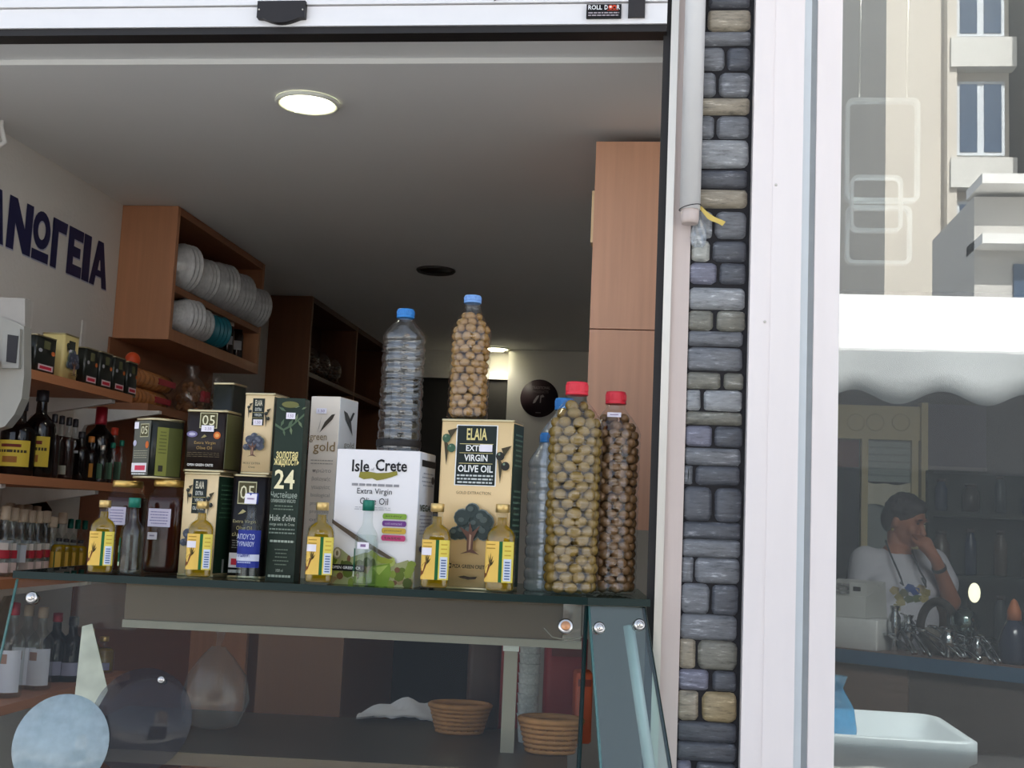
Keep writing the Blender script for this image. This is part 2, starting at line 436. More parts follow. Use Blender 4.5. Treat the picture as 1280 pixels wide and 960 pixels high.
# rows: (top, bottom) on a survey scale of 3 per pixel, then stones (left, right, colour) across the strip from 0 to 1
ROWS = [(-160,-95,[(0,.55,'g'),(.6,.95,'d')]), (-85,-15,[(0,.95,'l')]),
 (-6,30,[(0,.16,'w'),(.22,.93,'d')]), (40,118,[(0,.17,'v'),(.2,.96,'b')]), (121,173,[(0,.97,'g')]), (180,266,[(0,.52,'g'),(.56,.96,'d')]),
 (275,366,[(0,.38,'g'),(.43,.97,'g')]), (370,431,[(0,.97,'b')]), (437,521,[(0,.37,'g'),(.41,.97,'g')]), (526,631,[(0,.97,'l')]), (640,706,[(0,.96,'d')]), (712,780,[(0,.96,'b')]),
 (795,896,[(0,.38,'l'),(.42,.96,'g')]), (905,981,[(.03,.34,'w'),(.39,.97,'d')]),
 (988,1066,[(0,.47,'v'),(.52,.97,'d')]), (1082,1161,[(0,.96,'l')]), (1167,1241,[(0,.43,'o'),(.48,.97,'o')]), (1245,1297,[(0,.94,'g')]), (1305,1391,[(0,.94,'g')]),
 (1400,1459,[(0,.58,'o'),(.63,.97,'o')]), (1465,1541,[(0,.25,'l'),(.3,.95,'l')]), (1548,1593,[(0,.96,'o')]), (1600,1676,[(0,.46,'v'),(.5,.97,'d')]), (1682,1746,[(0,.94,'g')]),
 (1750,1819,[(0,.15,'g'),(.2,.94,'d')]), (1830,1955,[(0,.48,'d'),(.53,.98,'d')]), (1961,2021,[(0,.97,'d')]), (2025,2091,[(0,.97,'g')]), (2093,2187,[(0,.2,'g'),(.23,.97,'g')]),
 (2192,2306,[(0,.48,'g'),(.52,.96,'d')]), (2306,2401,[(0,.94,'g')]), (2403,2511,[(0,.27,'b'),(.31,.95,'o')]), (2516,2591,[(0,.5,'v'),(.56,.95,'d')]), (2596,2706,[(0,.34,'b'),(.4,.97,'t')]),
 (2711,2783,[(0,.97,'d')]), (2786,2856,[(0,.97,'d')]), (2860,2930,[(0,.25,'v'),(.33,.97,'d')]), (2936,3010,[(0,.6,'g'),(.65,.97,'b')]), (3016,3090,[(0,.97,'d')]), (3096,3180,[(0,.4,'g'),(.45,.97,'l')])]
sx0, sx1 = .0405, .1315
def stone(x0, x1, z0, z1, k):
    wd, h = x1-x0, z1-z0; r_ = min(wd, h)*.24
    o2 = rrect(wd, h, r_, 3); i1 = rrect(wd-.005, h-.005, max(r_-.002, .001), 3); i2 = rrect(wd-.013, h-.013, max(r_-.005, .0008), 3)
    rg = random.Random(int(z0*9999)+int(x0*777)); nn = len(o2)
    vs = []
    for q, dy in ((o2, .0), (i1, -.005), (i2, -.0075)):
        for (px, pz) in q: vs.append((px+rg.uniform(-.0006, .0006), dy, pz+rg.uniform(-.0006, .0006)))
    fs = [(j*nn+i, j*nn+(i+1) % nn, (j+1)*nn+(i+1) % nn, (j+1)*nn+i) for j in range(2) for i in range(nn)]+[tuple(range(2*nn, 3*nn))]
    fs = [tuple(reversed(f)) for f in fs]
    b_ = MB().add(vs, fs, stone_mat(k), True)
    return b_.obj('stone', pil, ((x0+x1)/2, FY, (z0+z1)/2))
for t0, t1, ss in ROWS:
    zt = at(902, t0/3, FY).z; zb = at(892, t1/3, FY).z
    for u0, u1, k in ss:
        stone(sx0+(sx1-sx0)*u0, sx0+(sx1-sx0)*u1, zb-.0004, zt+.0004, k)

# pipe that hangs in front of the jamb, with its wire tie, plastic wrap and ribbon
pb = at(858, 262, FY-.03)
dp = thing('hanging_pipe', 'grey white round pipe with open lower end in front of the jamb', 'pipe', (pb.x+.0055, FY-.027, pb.z))
MB().lathe([(.0145, 0), (.0162, .0), (.0162, .9), (.0145, .9), (.0145, 0)], M_pipe, 24, cap=False).obj('tube', dp)
MB().lathe([(.0125, -.022), (.0142, -.016), (.0145, .01)], M_jamb, 24).obj('inner_plug', dp)
MB().tube([(.0168*cos(t), .0168*sin(t), .004+.004*cos(t)) for t in [i*2*pi/24 for i in range(25)]], .0007, M_black, 6).obj('wire_tie', dp)
MB().box2((-.004, .012, .3), (.004, .021, .33), M_alu).obj('bracket', dp)
MB().box2((-.004, .012, .02), (.004, .021, .035), M_alu).obj('bracket', dp)
q0 = at(868, 252, FY-.02); q1 = at(905, 280, FY-.02)
rbm = MB(); d_ = q1-q0; nn = 8; vs = []
for i in range(nn+1):
    t = i/nn; p = q0+d_*t+Vector((0, -.004*sin(t*pi), -.006*sin(t*pi)+.001*sin(t*9)))
    hw_ = .0012+.0028*min(1, t*2.0); nrm = Vector((-d_.z, 0, d_.x)).normalized()*-1
    vs += [p+nrm*hw_+Vector((0, .001*sin(t*14), 0)), p-nrm*hw_-Vector((0, .001*sin(t*14), 0))]
vs += [v+Vector((0, .0008, 0)) for v in vs]
o_ = 2*(nn+1)
rbm.add(vs, [(2*i, 2*i+1, 2*i+3, 2*i+2) for i in range(nn)]+[(o_+2*i, o_+2*i+2, o_+2*i+3, o_+2*i+1) for i in range(nn)], mat('yellow_ribbon', (216, 188, 96), .5, var=.15, scale=60), True)
ro = rbm.obj('ribbon'); tag(ro, 'short yellow ribbon tied beside the end of the pipe', 'ribbon')
# crumpled clear wrap below the tie
c0 = at(873, 288, FY-.012)
wr = MB(); vs = []; rg = random.Random(3); segs = 14
for j, (rr, dz) in enumerate([(.003, .03), (.005, .02), (.0105, .004), (.0125, -.01), (.011, -.022), (.004, -.026)]):
    for i in range(segs):
        a_ = 2*pi*i/segs; q = rr*(1+rg.uniform(-.18, .18)); vs.append((q*cos(a_), .55*q*sin(a_), dz+rg.uniform(-.002, .002)))
wr.add(vs, [(j*segs+i, j*segs+(i+1) % segs, (j+1)*segs+(i+1) % segs, (j+1)*segs+i) for j in range(5) for i in range(segs)], thin_glass('plastic_wrap', (.95, .97, .98), .06, .1, .25, (.75, .8, .85)))
tag(wr.obj('plastic_wrap', None, c0), 'crumpled clear plastic wrap tied under the yellow ribbon', 'plastic wrap')

# neighbour's white door frame
nf = thing('door_frame', 'wide white metal door frame of the neighbouring shop', 'door frame', (.2, FY, 0)); nf['kind'] = 'structure'
MB().box2((-.067, -.035, 0), (-.036, .05, 2.9), M_white_frame).obj('reveal_panel', nf)
MB().box2((-.036, -.037, 0), (.009, .05, 2.9), M_white_frame).obj('face_panel', nf)
MB().box2((.0095, -.018, 0), (.022, .05, 2.9), M_frame_edge).obj('side_strip', nf)
MB().box2((.022, -.013, 0), (.031, .05, 2.9), mat('grey_seal', (168, 174, 176), .6)).obj('seal', nf)
MB().box2((.031, -.022, 0), (.069, .06, 2.9), M_white_frame).obj('door_stile', nf)
for px, py in ((970, 231), (956, 402)):
    p = at(px, py, FY-.037); MB().lathe([(.0022, 0), (.0018, .001), (0, .0012)], M_alu, 10).obj('screw', nf, (p.x-.2, -.037, p.z), (R(90), 0, 0))
GY = 1.90
M_shopglass = thin_glass('shop_window_glass', (.86, .9, .9), .17, 0, .05, (.78, .84, .88), 1.5)
gl = struct('window_1', MB().box2((.267, GY, .25), (2.15, GY+.006, 2.75), M_shopglass))
MB().box2((.267, GY-.02, 0), (2.15, GY+.05, .25), M_white_frame).obj('window_sill', gl)
MB().box2((2.12, GY-.03, .25), (2.2, GY+.05, 2.75), M_white_frame).obj('window_frame', gl)
MB().box2((.267, GY-.02, 2.75), (2.2, GY+.05, 2.9), M_white_frame).obj('window_frame', gl)
# ================================================================== STREET AND WHAT THE GLASS MIRRORS
struct('ground', MB().box2((-30, -45, -.12), (30, 1.9, -.02), M_asphalt))
def mir(px, py, Yr):       # a point at real depth Yr whose mirror image in the shop window shows there
    p = at(px, py, 2*GY-Yr); return Vector((p.x, Yr, p.z))
M_fac = mat('sunlit_facade', (206, 198, 186), .85, var=.08, scale=.8)
M_fac2 = mat('brown_shaded_facade', (150, 134, 120), .85, var=.1, scale=.8)  # brown, with the wall's shade put into the colour
M_pane = mat('far_window_pane', (66, 84, 108), .15, var=.2, scale=2)
M_sash = mat('far_window_sash', (208, 214, 220), .5)
YB = -26.0
bl = mir(1106, 300, YB).x; br = mir(1262, 300, YB).x
bd = thing('apartment_building', 'pale sunlit apartment block mirrored in the shop window', 'building', ((bl+br)/2, YB, 0))
ox = (bl+br)/2
MB().box2((bl-ox, -8, 0), (br-ox, 0, 24), M_fac).obj('wall', bd)
MB().box2((mir(1180, 100, YB).x-ox, .0, 0), (mir(1192, 100, YB).x-ox, .35, 24), M_fac).obj('pilaster', bd)
wl, wr_ = mir(1194, 100, YB).x-ox, mir(1254, 100, YB).x-ox
dz = mir(1220, 0, YB).z-mir(1220, 147, YB).z
ztop = mir(1220, 104, YB).z; zbot = mir(1220, 196, YB).z
for f in range(-2, 4):
    z0 = zbot+f*dz; z1 = ztop+f*dz
    if z0 < 1: continue
    wn = MB().box2((wl, .02, z0), (wr_, .12, z1), M_sash).obj('window', bd)
    for s in (0, 1): MB().box2((wl+.08+s*(wr_-wl)/2, .1, z0+.08), (wl+(wr_-wl)/2*(1+s)-.08, .14, z1-.08), M_pane).obj('pane', wn)
    MB().box2((wl-.2, .0, z0-.9), (wr_+.2, .45, z0-.15), mat('balcony_slab', (214, 212, 206), .8)).obj('balcony', bd)
bd2 = thing('brown_building', 'brownish apartment block mirrored at the right edge of the window', 'building', (br+5, YB+3, 0))
MB().box2((-5+.5, -8, 0), (5, 0, 24), M_fac2).obj('wall', bd2)
for f in range(5): MB().box2((-3.5, 0, 3+f*3.2), (-2.3, .1, 5+f*3.2), M_pane).obj('window', bd2)
# low roofs and ledges between the awning and the block
lw = thing('low_annex', 'low white annex with flat ledges below the apartment block', 'building', (bl+3, -16, 0))
zc = mir(1150, 245, -16).z
MB().box2((-3.4, -3, 0), (5, 0, zc), mat('annex_wall', (196, 192, 186), .85, var=.08)).obj('wall', lw)
for py in (232, 305):
    z_ = mir(1200, py, -16).z; MB().box2((-3.4, -.5, z_-.1), (5, .5, z_+.06), mat('annex_ledge', (236, 234, 230), .8)).obj('ledge', lw)
for i in range(3):
    MB().box2((-2.8+i*2, 0, .5), (-1.6+i*2, .06, mir(1200, 330, -16).z), M_pane).obj('window', lw)
# stall with the white awning across the lane
YS = -2.1
ax0 = mir(1020, 440, YS).x-.65; ax1 = ax0+3.0
zv = mir(1160, 440, YS).z; zb_ = mir(1160, 490, YS).z
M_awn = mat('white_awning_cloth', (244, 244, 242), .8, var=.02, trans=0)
stl = thing('market_stall', 'market stall coloured dark for shade, with a white scalloped awning across the lane', 'stall', ((ax0+ax1)/2, -4.6, 0))
oxs, oys = (ax0+ax1)/2, -4.6
M_stall = mat('stall_shade_black', (20, 18, 18), .8, var=.3, scale=3)  # near black puts the shade under the awning into the colour
MB().box2((ax0-oxs-.3, -1.5, 0), (ax1-oxs+.3, .0, 2.55), M_stall).obj('back_wall', stl)
MB().box2((ax0-oxs, 0, 0), (ax0-oxs+.1, 1.3, 2.4), M_stall).obj('side_wall', stl)
MB().box2((ax1-oxs-.1, 0, 0), (ax1-oxs, 1.3, 2.4), M_stall).obj('side_wall', stl)
aw = thing('awning', 'white awning with a scalloped valance mirrored in the window', 'awning', (oxs, YS, zv))
zt_ = mir(1160, 372, YS-1.6).z
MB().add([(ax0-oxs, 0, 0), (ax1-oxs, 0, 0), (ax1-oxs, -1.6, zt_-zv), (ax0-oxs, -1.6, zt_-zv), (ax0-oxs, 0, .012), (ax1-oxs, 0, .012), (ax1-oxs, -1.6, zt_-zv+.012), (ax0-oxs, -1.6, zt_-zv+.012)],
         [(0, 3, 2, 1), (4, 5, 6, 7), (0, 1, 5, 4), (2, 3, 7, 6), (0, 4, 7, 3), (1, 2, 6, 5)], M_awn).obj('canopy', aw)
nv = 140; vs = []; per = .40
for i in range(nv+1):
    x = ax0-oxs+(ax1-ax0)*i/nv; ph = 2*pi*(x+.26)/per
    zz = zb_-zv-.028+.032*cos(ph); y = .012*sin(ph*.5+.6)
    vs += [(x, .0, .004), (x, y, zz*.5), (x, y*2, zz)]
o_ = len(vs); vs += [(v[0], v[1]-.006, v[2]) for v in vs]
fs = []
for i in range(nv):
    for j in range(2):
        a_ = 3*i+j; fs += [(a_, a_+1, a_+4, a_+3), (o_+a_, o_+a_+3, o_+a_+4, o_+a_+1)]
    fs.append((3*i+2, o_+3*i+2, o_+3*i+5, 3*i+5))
MB().add(vs, fs, mat('awning_valance_shaded', (190, 194, 194), .85, var=.05, scale=4), True).obj('valance', aw)  # grey puts the valance's shade into the cloth colour
for x in (ax0-oxs+.03, ax1-oxs-.03): MB().tube([(x, -.02, -zv), (x, -.02, .0)], .02, M_alu, 10).obj('post', aw)
# ================================================================== GLASS DISPLAY CASE
ZC = 1.25                                      # top of the case
A = Vector((-.097, 1.80, 0)); B = Vector((-.962, 1.735, 0))
E_ = (A-B).normalized(); N_ = Vector((-E_.y, E_.x, 0))       # along the front edge (to the right) and inward
CANG = math.atan2(E_.y, E_.x)
def cp(px, inset, py=735):                     # point on the case top seen in that column, so far behind the front edge
    d = ray(px, py); t = (inset-(CAM-A).dot(N_))/d.dot(N_); p = CAM+d*t
    return Vector((p.x, p.y, ZC))
M_tealglass = thin_glass('case_glass', (.95, .965, .945), .0, 0, .003, (.6, .58, .52), 1.26)
M_topglass = thin_glass('case_top_glass', (.5, .62, .6), .02, 0, .02, (.3, .4, .38), 1.4)
M_edge = mat('green_glass_edge', (6, 34, 32), .3, var=.15, scale=40, spec=.25)
M_edge_l = mat('pale_glass_edge', (90, 130, 126), .2, var=.1, scale=40, spec=.8)
M_bolt = mat('chrome_bolt', (220, 215, 210), .15, metal=1, var=.03)
M_copper = mat('copper_cap', (206, 150, 110), .3, metal=.6, var=.1)
M_rail = mat('case_rail', (98, 82, 66), .4, metal=.3, var=.06, stretch=(1, 20, 20))
M_rail_l = mat('case_rail_light', (150, 142, 128), .4, var=.05)
M_caseshelf = mat('case_shelf', (72, 58, 48), .4, var=.12, scale=6)
dc = thing('glass_display_case', 'sloping glass display case along the shopfront with green glass edges', 'display case', (A.x, A.y, 0), CANG)
LEN = (A-B).length
TH = .011
# top sheet (polygon with a canted corner on the right)
c_r = .094; c_d = .028
top = [(-LEN, 0), (0, 0), (c_r, c_d), (c_r, .33), (-LEN, .33)]
tg = MB().prism(top, ZC-TH, ZC, M_topglass).obj('top_pane', dc)
eb = MB()
for (p, q), mm in (((top[0], top[1]), M_edge), ((top[1], top[2]), M_edge), ((top[4], top[0]), M_edge)):
    d = Vector((q[0]-p[0], q[1]-p[1], 0)); n = Vector((d.y, -d.x, 0)).normalized()*.0012
    a_ = Vector((*p, 0)); b_ = Vector((*q, 0))
    eb.add([a_+n+Vector((0, 0, ZC-TH)), b_+n+Vector((0, 0, ZC-TH)), b_+n+Vector((0, 0, ZC)), a_+n+Vector((0, 0, ZC)), a_-n+Vector((0, 0, ZC-TH)), b_-n+Vector((0, 0, ZC-TH)), b_-n+Vector((0, 0, ZC)), a_-n+Vector((0, 0, ZC))],
           [(0, 1, 2, 3), (5, 4, 7, 6), (3, 2, 6, 7), (1, 0, 4, 5), (0, 3, 7, 4), (1, 5, 6, 2)], mm)
eb.obj('polished_edge', tg)
# sloping front pane and canted corner pane
Z0 = .55; SL = .30                              # outward run per metre of drop
def pane(p, q, ex_l, ex_r, name):
    """pane between top points p and q, leaning outward; ex = sideways drift of its bottom corners"""
    d = Vector((q[0]-p[0], q[1]-p[1], 0)).normalized(); n = Vector((d.y, -d.x, 0))
    zt = ZC-TH-.001; h = zt-Z0; run = h*SL
    tp, tq = Vector((*p, zt)), Vector((*q, zt)); bp = Vector((*p, Z0))+n*run+d*ex_l*h; bq = Vector((*q, Z0))+n*run+d*ex_r*h
    nn = (n+Vector((0, 0, SL))).normalized()*-.006
    o = MB().add([tp, tq, bq, bp, tp+nn, tq+nn, bq+nn, bp+nn], [(0, 3, 2, 1), (4, 5, 6, 7), (0, 1, 5, 4), (2, 3, 7, 6), (0, 4, 7, 3), (1, 2, 6, 5)], M_tealglass if name == 'front_pane' else thin_glass('corner_glass', (.80, .90, .89), .03, 0, .03, (.5, .6, .58), 1.4)).obj(name, dc)
    return o, (tp, tq, bp, bq, nn, d, n)
fp, F_ = pane((-LEN+.004, .003), (-.001, .003), 0, -.02, 'front_pane')
cpn, K_ = pane((.003, .004), (c_r-.008, c_d+.002), .02, .1, 'corner_pane')
def edge_strip(a_, b_, nn, r_, m_, par):
    MB().tube([a_+nn*.5, b_+nn*.5], r_, m_, 6).obj('pane_edge', par)
edge_strip(F_[1], F_[3], F_[4], .0032, M_edge, fp); edge_strip(F_[0], F_[2], F_[4], .0022, M_edge_l, fp)
edge_strip(K_[1], K_[3], K_[4], .0030, M_edge, cpn); edge_strip(K_[0], K_[2], K_[4], .0022, M_edge_l, cpn)
def on_front(px, py, fr, off=.0):               # point of a pane seen at that pixel, in case coordinates
    Mi = dc_m.inverted(); o = Mi @ CAM; d = (Mi.to_3x3() @ ray(px, py))
    nr = (fr[6]+Vector((0, 0, SL))).normalized(); t = (fr[0]-o).dot(nr)/d.dot(nr); return o+d*t+nr*off, nr
dc_m = Matrix.Translation((A.x, A.y, 0)) @ Matrix.Rotation(CANG, 4, 'Z')
def bolt(px, py, fr, r_, par, m2):
    p, nr = on_front(px, py, fr); q = nr.to_track_quat('Z', 'Y').to_euler()
    o = MB().lathe([(r_*1.0, -.012), (r_*1.15, -.002), (r_*1.15, .002), (r_*.9, .004), (r_*.75, .0045)], M_bolt, 18).obj('bolt', par, p, q)
    MB().lathe([(r_*.72, .0045), (r_*.6, .006), (0, .0065)], m2, 16).obj('bolt_cap', o)
bolt(707, 783, F_, .010, fp, M_copper); bolt(40, 747, F_, .008, fp, M_bolt); bolt(202, 850, F_, .005, fp, M_bolt)
bolt(749, 785, K_, .008, cpn, M_bolt); bolt(799, 781, K_, .008, cpn, M_bolt)
# round film stickers low on the front pane
def disc(px, py, r_, m_, par, off):
    p, nr = on_front(px, py, F_, off); q = nr.to_track_quat('Z', 'Y').to_euler()
    MB().lathe([(r_, 0), (r_, .0006), (0, .0006)], m_, 48).obj('round_film_sticker', par, p, q)
disc(76, 930, .070, thin_glass('pale_blue_film', (.62, .78, .84), .03, 0, .72, (.66, .78, .82), 1.3), fp, .001)
disc(176, 900, .074, thin_glass('smoke_film', (.74, .75, .77), .005, 0, .10, (.22, .22, .24), 1.3), fp, .0002)
# rails, post and shelf inside
MB().box2((-LEN+.12, .15, ZC-.078), (-.004, .162, ZC-.018), M_rail).obj('rail', dc)
MB().box2((-LEN+.12, .144, ZC-.090), (-.004, .166, ZC-.078), M_rail_l).obj('rail_lip', dc)
MB().box2((-LEN+.02, .20, ZC-.10), (-LEN+.12, .21, ZC-.02), M_tealglass).obj('rail_end_plate', dc)
MB().box2((-.035, .145, ZC-.085), (-.006, .150, ZC-.016), M_bolt).obj('rail_bracket', dc)
def case_local(px, py, inset):                   # case coordinates of a pixel at that inset
    d = ray(px, py); t = (inset-(CAM-A).dot(N_))/d.dot(N_); return dc_m.inverted() @ (CAM+d*t)
p = case_local(640, 790, .20); q = case_local(632, 905, .20)
SHZ = .985
pc = MB().box2((p.x-.011, .195, SHZ), (p.x+.011, .21, p.z+.03), M_rail_l).obj('post', dc)
MB().box2((p.x-.013, .19, p.z-.03), (p.x+.013, .197, p.z+.004), mat('white_clip', (232, 232, 226), .4)).obj('post_clip', pc)
p1 = case_local(787, 790, .055); p2 = case_local(812, 960, .055)
d_ = p2-p1
MB().tube([p1+d_*-.05, p2+d_*.4], .0085, mat('painted_strut', (228, 230, 226), .5, var=.1), 4).obj('corner_strut', dc)
MB().box2((-LEN+.03, .05, SHZ-.012), (-.02, .46, SHZ), M_caseshelf).obj('inner_shelf', dc)
MB().box2((-LEN+.03, .044, SHZ-.016), (-.02, .050, SHZ+.003), M_rail).obj('shelf_lip', dc)
MB().box2((-LEN, -.17, 0), (.05, .42, .55), mat('case_base', (120, 112, 104), .5)).obj('base', dc)
MB().box2((-.60, .455, SHZ), (-.44, .475, ZC-.06), wood('case_back_wood', (112, 72, 44))).obj('back_board', dc)
# thin tie on the rail by the bolt
t0 = [case_local(680+10*i, 785+6*sin(pi*i/6)+ (8 if i > 0 else 0), .08) for i in range(6)]
MB().tube(t0, .0008, M_rail_l, 6).obj('loose_tie', dc)

# ================================================================== GOODS ON THE CASE
def topz(px, py, p): return at(px, py, p.y).z
M_price = ink((238, 232, 240)); M_ptxt = ink((140, 110, 150))
def price(P, a, b, wd=.22, hg=.06):
    P.rect(a, b, a+wd, b+hg, M_price); P.text('1.50', a+wd*.2, b+hg*.25, a+wd*.8, b+hg*.75, M_ptxt)
def dims(pl, pr, pt, inset, py=None):
    py = pt if py is None else py
    a = cp(pl, inset, py); b = cp(pr, inset, py); c = (a+b)/2
    return c, (b-a).length, topz((pl+pr)/2, pt, c)-ZC
RZ = R(-1.5)
M_rim = mat('tin_rim', (190, 176, 140), .3, metal=.85, var=.08)
def carton(name, label, pl, pr, pt, inset, depth, m_, z0=0.0, group=None, rz=RZ, tin=False, side=None, rad=.0, py=None):
    c, w_, h_ = dims(pl, pr, pt, inset, py); h_ -= z0
    t = thing(name, label, 'tin' if tin else 'carton', (c.x, c.y, ZC+z0), rz, group)
    poly = rrect(w_, depth, max(rad, .0006), 4 if rad > .002 else 1, 0, depth/2)
    b = MB().prism(poly, 0 if not tin else .002, h_ if not tin else h_-.002, m_, rad > .002).obj('body', t)
    if side is not None:
        MB().box2((w_/2-.0004, .0006, .001 if not tin else .006), (w_/2+.0004, depth-.0006, h_-.001 if not tin else h_-.006), side).obj('side_panel', t)
    if tin:
        for z in (0, h_-.004):
            MB().prism(rrect(w_+.0016, depth+.0016, max(rad, .003), 4, 0, depth/2), z, z+.004, M_rim, True, .0008).obj('rim', t)
    else:
        for s in (-1, 1): MB().box2((-w_/2+.001, (.001 if s < 0 else depth/2+.0004), h_-.0002), (w_/2-.001, (depth/2-.0004 if s < 0 else depth-.001), h_+.0006), m_).obj('top_flap', t)
    F = Print((-w_/2, -.0001, 0), (1, 0, 0), (0, 0, 1), w_, h_)
    S = Print((w_/2+.0005, 0, 0), (0, 1, 0), (0, 0, 1), depth, h_)
    return t, b, F, S, w_, h_
def olives_print(F, a, b, s, dark=False):
    o = ink((46, 44, 40)) if dark else ink((66, 96, 74)); l = ink((70, 62, 44)); hi = ink((120, 140, 120))
    k = F.w/F.h
    F.poly([(a-.07*s, b+.04*s), (a-.02*s, b-.12*s), (a+.0*s, b-.02*s)], l)
    F.poly([(a-.02*s, b+.06*s), (a+.1*s, b+.075*s), (a+.02*s, b+.02*s)], l)
    F.ell(a-.03*s, b+.02*s, .05*s, .05*s*k, o).ell(a+.035*s, b-.03*s, .05*s, .05*s*k, o)
    F.ell(a-.042*s, b+.03*s, .014*s, .014*s*k, hi, 8).ell(a+.02*s, b-.02*s, .014*s, .014*s*k, hi, 8)
def tree_print(F, a, b, s, lite=False):
    k = F.w/F.h; rg = random.Random(4)
    halo = ink((128, 138, 132)); dk = ink((58, 68, 66)); md = ink((82, 92, 88)) ; tr = ink((104, 74, 62)); tl = ink((176, 142, 118))
    if lite: dk, md = ink((78, 82, 96)), ink((108, 112, 124))
    blobs = [(rg.uniform(-.17, .17), rg.uniform(-.02, .2), rg.uniform(.055, .085)) for _ in range(16)]+[(-.17, -.02, .06), (.17, -.0, .06), (0, .21, .07), (-.1, .14, .08), (.1, .14, .08)]
    blobs = [q for q in blobs if abs(q[0])/.2+q[1]/.32 < 1.1]
    for x, y, r_ in blobs: F.ell(a+x*s, b+y*s*k, r_*1.15*s, r_*1.15*s*k, halo, 12)
    for x, y, r_ in blobs: F.ell(a+x*s, b+y*s*k, r_*s, r_*s*k, dk, 12)
    for x, y, r_ in blobs[::2]: F.ell(a+x*s-.012*s, b+(y+.02)*s*k, r_*.5*s, r_*.4*s*k, md, 9)
    F.poly([(a-.1*s, b-.22*s*k), (a-.03*s, b-.19*s*k), (a-.035*s, b-.06*s*k), (a-.12*s, b+.05*s*k), (a-.02*s, b-.0*s*k), (a-.01*s, b+.1*s*k), (a+.02*s, b+.0*s*k), (a+.1*s, b+.07*s*k), (a+.035*s, b-.06*s*k), (a+.03*s, b-.17*s*k), (a+.1*s, b-.22*s*k), (a, b-.2*s*k)], tr)
    F.poly([(a-.012*s, b-.18*s*k), (a+.008*s, b-.17*s*k), (a+.012*s, b-.03*s*k), (a-.008*s, b-.02*s*k)], tl)
M_cream = mat('cream_print', (234, 202, 148), .4, var=.03, scale=10)
M_cream2 = mat('pale_cream_print', (236, 208, 160), .4, var=.03, scale=10)
M_tgreen = mat('dark_green_print', (30, 50, 36), .4, var=.06, scale=12, spec=.25)
def elaia(F, big=True):
    wh = ink((240, 240, 236)); gd = ink((222, 206, 140)); bk = ink((34, 42, 40))
    if big:
        F.rect(.215, .605, .785, .965, wh).rect(.23, .61, .77, .96, bk)
        F.text('ELAIA', .36, .875, .64, .945, gd, True)
        F.rect(.27, .8505, .73, .8535, gd).rect(.27, .735, .73, .738, gd).rect(.27, .797, .73, .7995, gd)
        F.text('EXTRA', .36, .81, .66, .845, wh, True); F.rect(.55, .808, .72, .85, M_price)
        F.text('VIRGIN', .34, .75, .66, .79, wh, True); F.text('OLIVE OIL', .26, .685, .74, .727, wh, True)
        F.lines(.25, .75, .615, .675, 3, ink((200, 204, 200)), .5, .1)
        olives_print(F, .12, .86, 1.15); olives_print(F, .87, .76, 1.15, True)
        F.text('GOLD EXTRACTION', .26, .555, .73, .572, ink((120, 100, 70)))
        tree_print(F, .5, .335, 1.3)
        F.text('PIZA GREEN CRETE', .28, .125, .74, .146, ink((50, 44, 36)), True); F.rect(.22, .122, .265, .15, ink((50, 44, 36))).rect(.232, .13, .253, .142, M_cream)
        F.poly([(.36, .075), (.44, .082), (.52, .076), (.62, .08), (.6, .066), (.5, .06), (.4, .068)], ink((60, 50, 40)))
    else:
        F.rect(.28, .60, .68, .93, bk)
        F.text('ELAIA', .36, .84, .6, .91, ink((214, 206, 180)), True); F.text('EXTRA', .37, .775, .59, .815, ink((200, 200, 190)), True)
        F.rect(.3, .755, .66, .758, gd); F.text('VIRGIN', .36, .71, .6, .745, ink((200, 200, 190)), True); F.rect(.3, .69, .66, .693, gd)
        F.text('OLIVE OIL', .32, .635, .64, .67, ink((200, 200, 190)), True)
        olives_print(F, .19, .8, 1.0, True); olives_print(F, .8, .72, 1.2, True)

# --- tall cream tin at the right
t, b, F, S, w_, h_ = carton('olive_oil_tin', 'tall cream olive oil tin with an olive tree and a dark green label panel', 550, 645, 524, .055, .056, M_cream, tin=True, side=M_tgreen, rad=.004, rz=R(-9))
elaia(F); F.mb.obj('front_print', t)
S.lines(.1, .9, .72, .93, 7, ink((120, 150, 130)), .35, .3); S.lines(.1, .9, .3, .6, 9, ink((110, 140, 120)), .35, .3); S.mb.obj('side_print', t)
TIN_BIG = (t.location.copy(), w_, h_)
# --- white carton
M_wcart = mat('white_carton', (236, 232, 232), .4, var=.02, scale=6)
t, b, F, S, w_, h_ = carton('white_olive_oil_carton', 'broad white carton with coloured bands, green leaf picture and black lettering', 420, 527, 563, .052, .095, M_wcart, side=mat('pale_blue_carton_side', (218, 226, 238), .4, var=.02), rz=R(-4))
bk = ink((38, 36, 38)); gy = ink((150, 148, 150))
F.text('Isle', .19, .835, .40, .925, bk, True); F.text('of', .42, .845, .46, .87, gy); F.text('Crete', .475, .845, .855, .935, bk, True)
F.poly([(.28, .795), (.34, .78), (.44, .79), (.5, .775), (.58, .785), (.68, .805), (.745, .822), (.735, .85), (.62, .835), (.5, .83), (.4, .838), (.29, .835)], ink((142, 134, 56)))
F.lines(.2, .78, .725, .755, 1, gy, .6, .02)
F.text('Extra Virgin', .27, .66, .69, .715, bk); F.text('Olive Oil', .31, .595, .65, .645, bk)
F.lines(.24, .7, .55, .58, 2, ink((180, 178, 180)), .3, .1)
for i, (c_, nm) in enumerate((((134, 168, 66), 'acidity'), ((112, 62, 132), 'cold extracted'), ((206, 170, 66), 'protected'), ((196, 68, 116), 'taste'))):
    y = .492-i*.053
    F.ell(.615, y+.021, .02, .021, ink(c_), 10).ell(.865, y+.021, .02, .021, ink(c_), 10).rect(.615, y, .865, y+.042, ink(c_)); F.text(nm, .63, y+.012, .83, y+.03, ink((70, 66, 50) if i != 1 else (200, 180, 210)))
rg = random.Random(11)
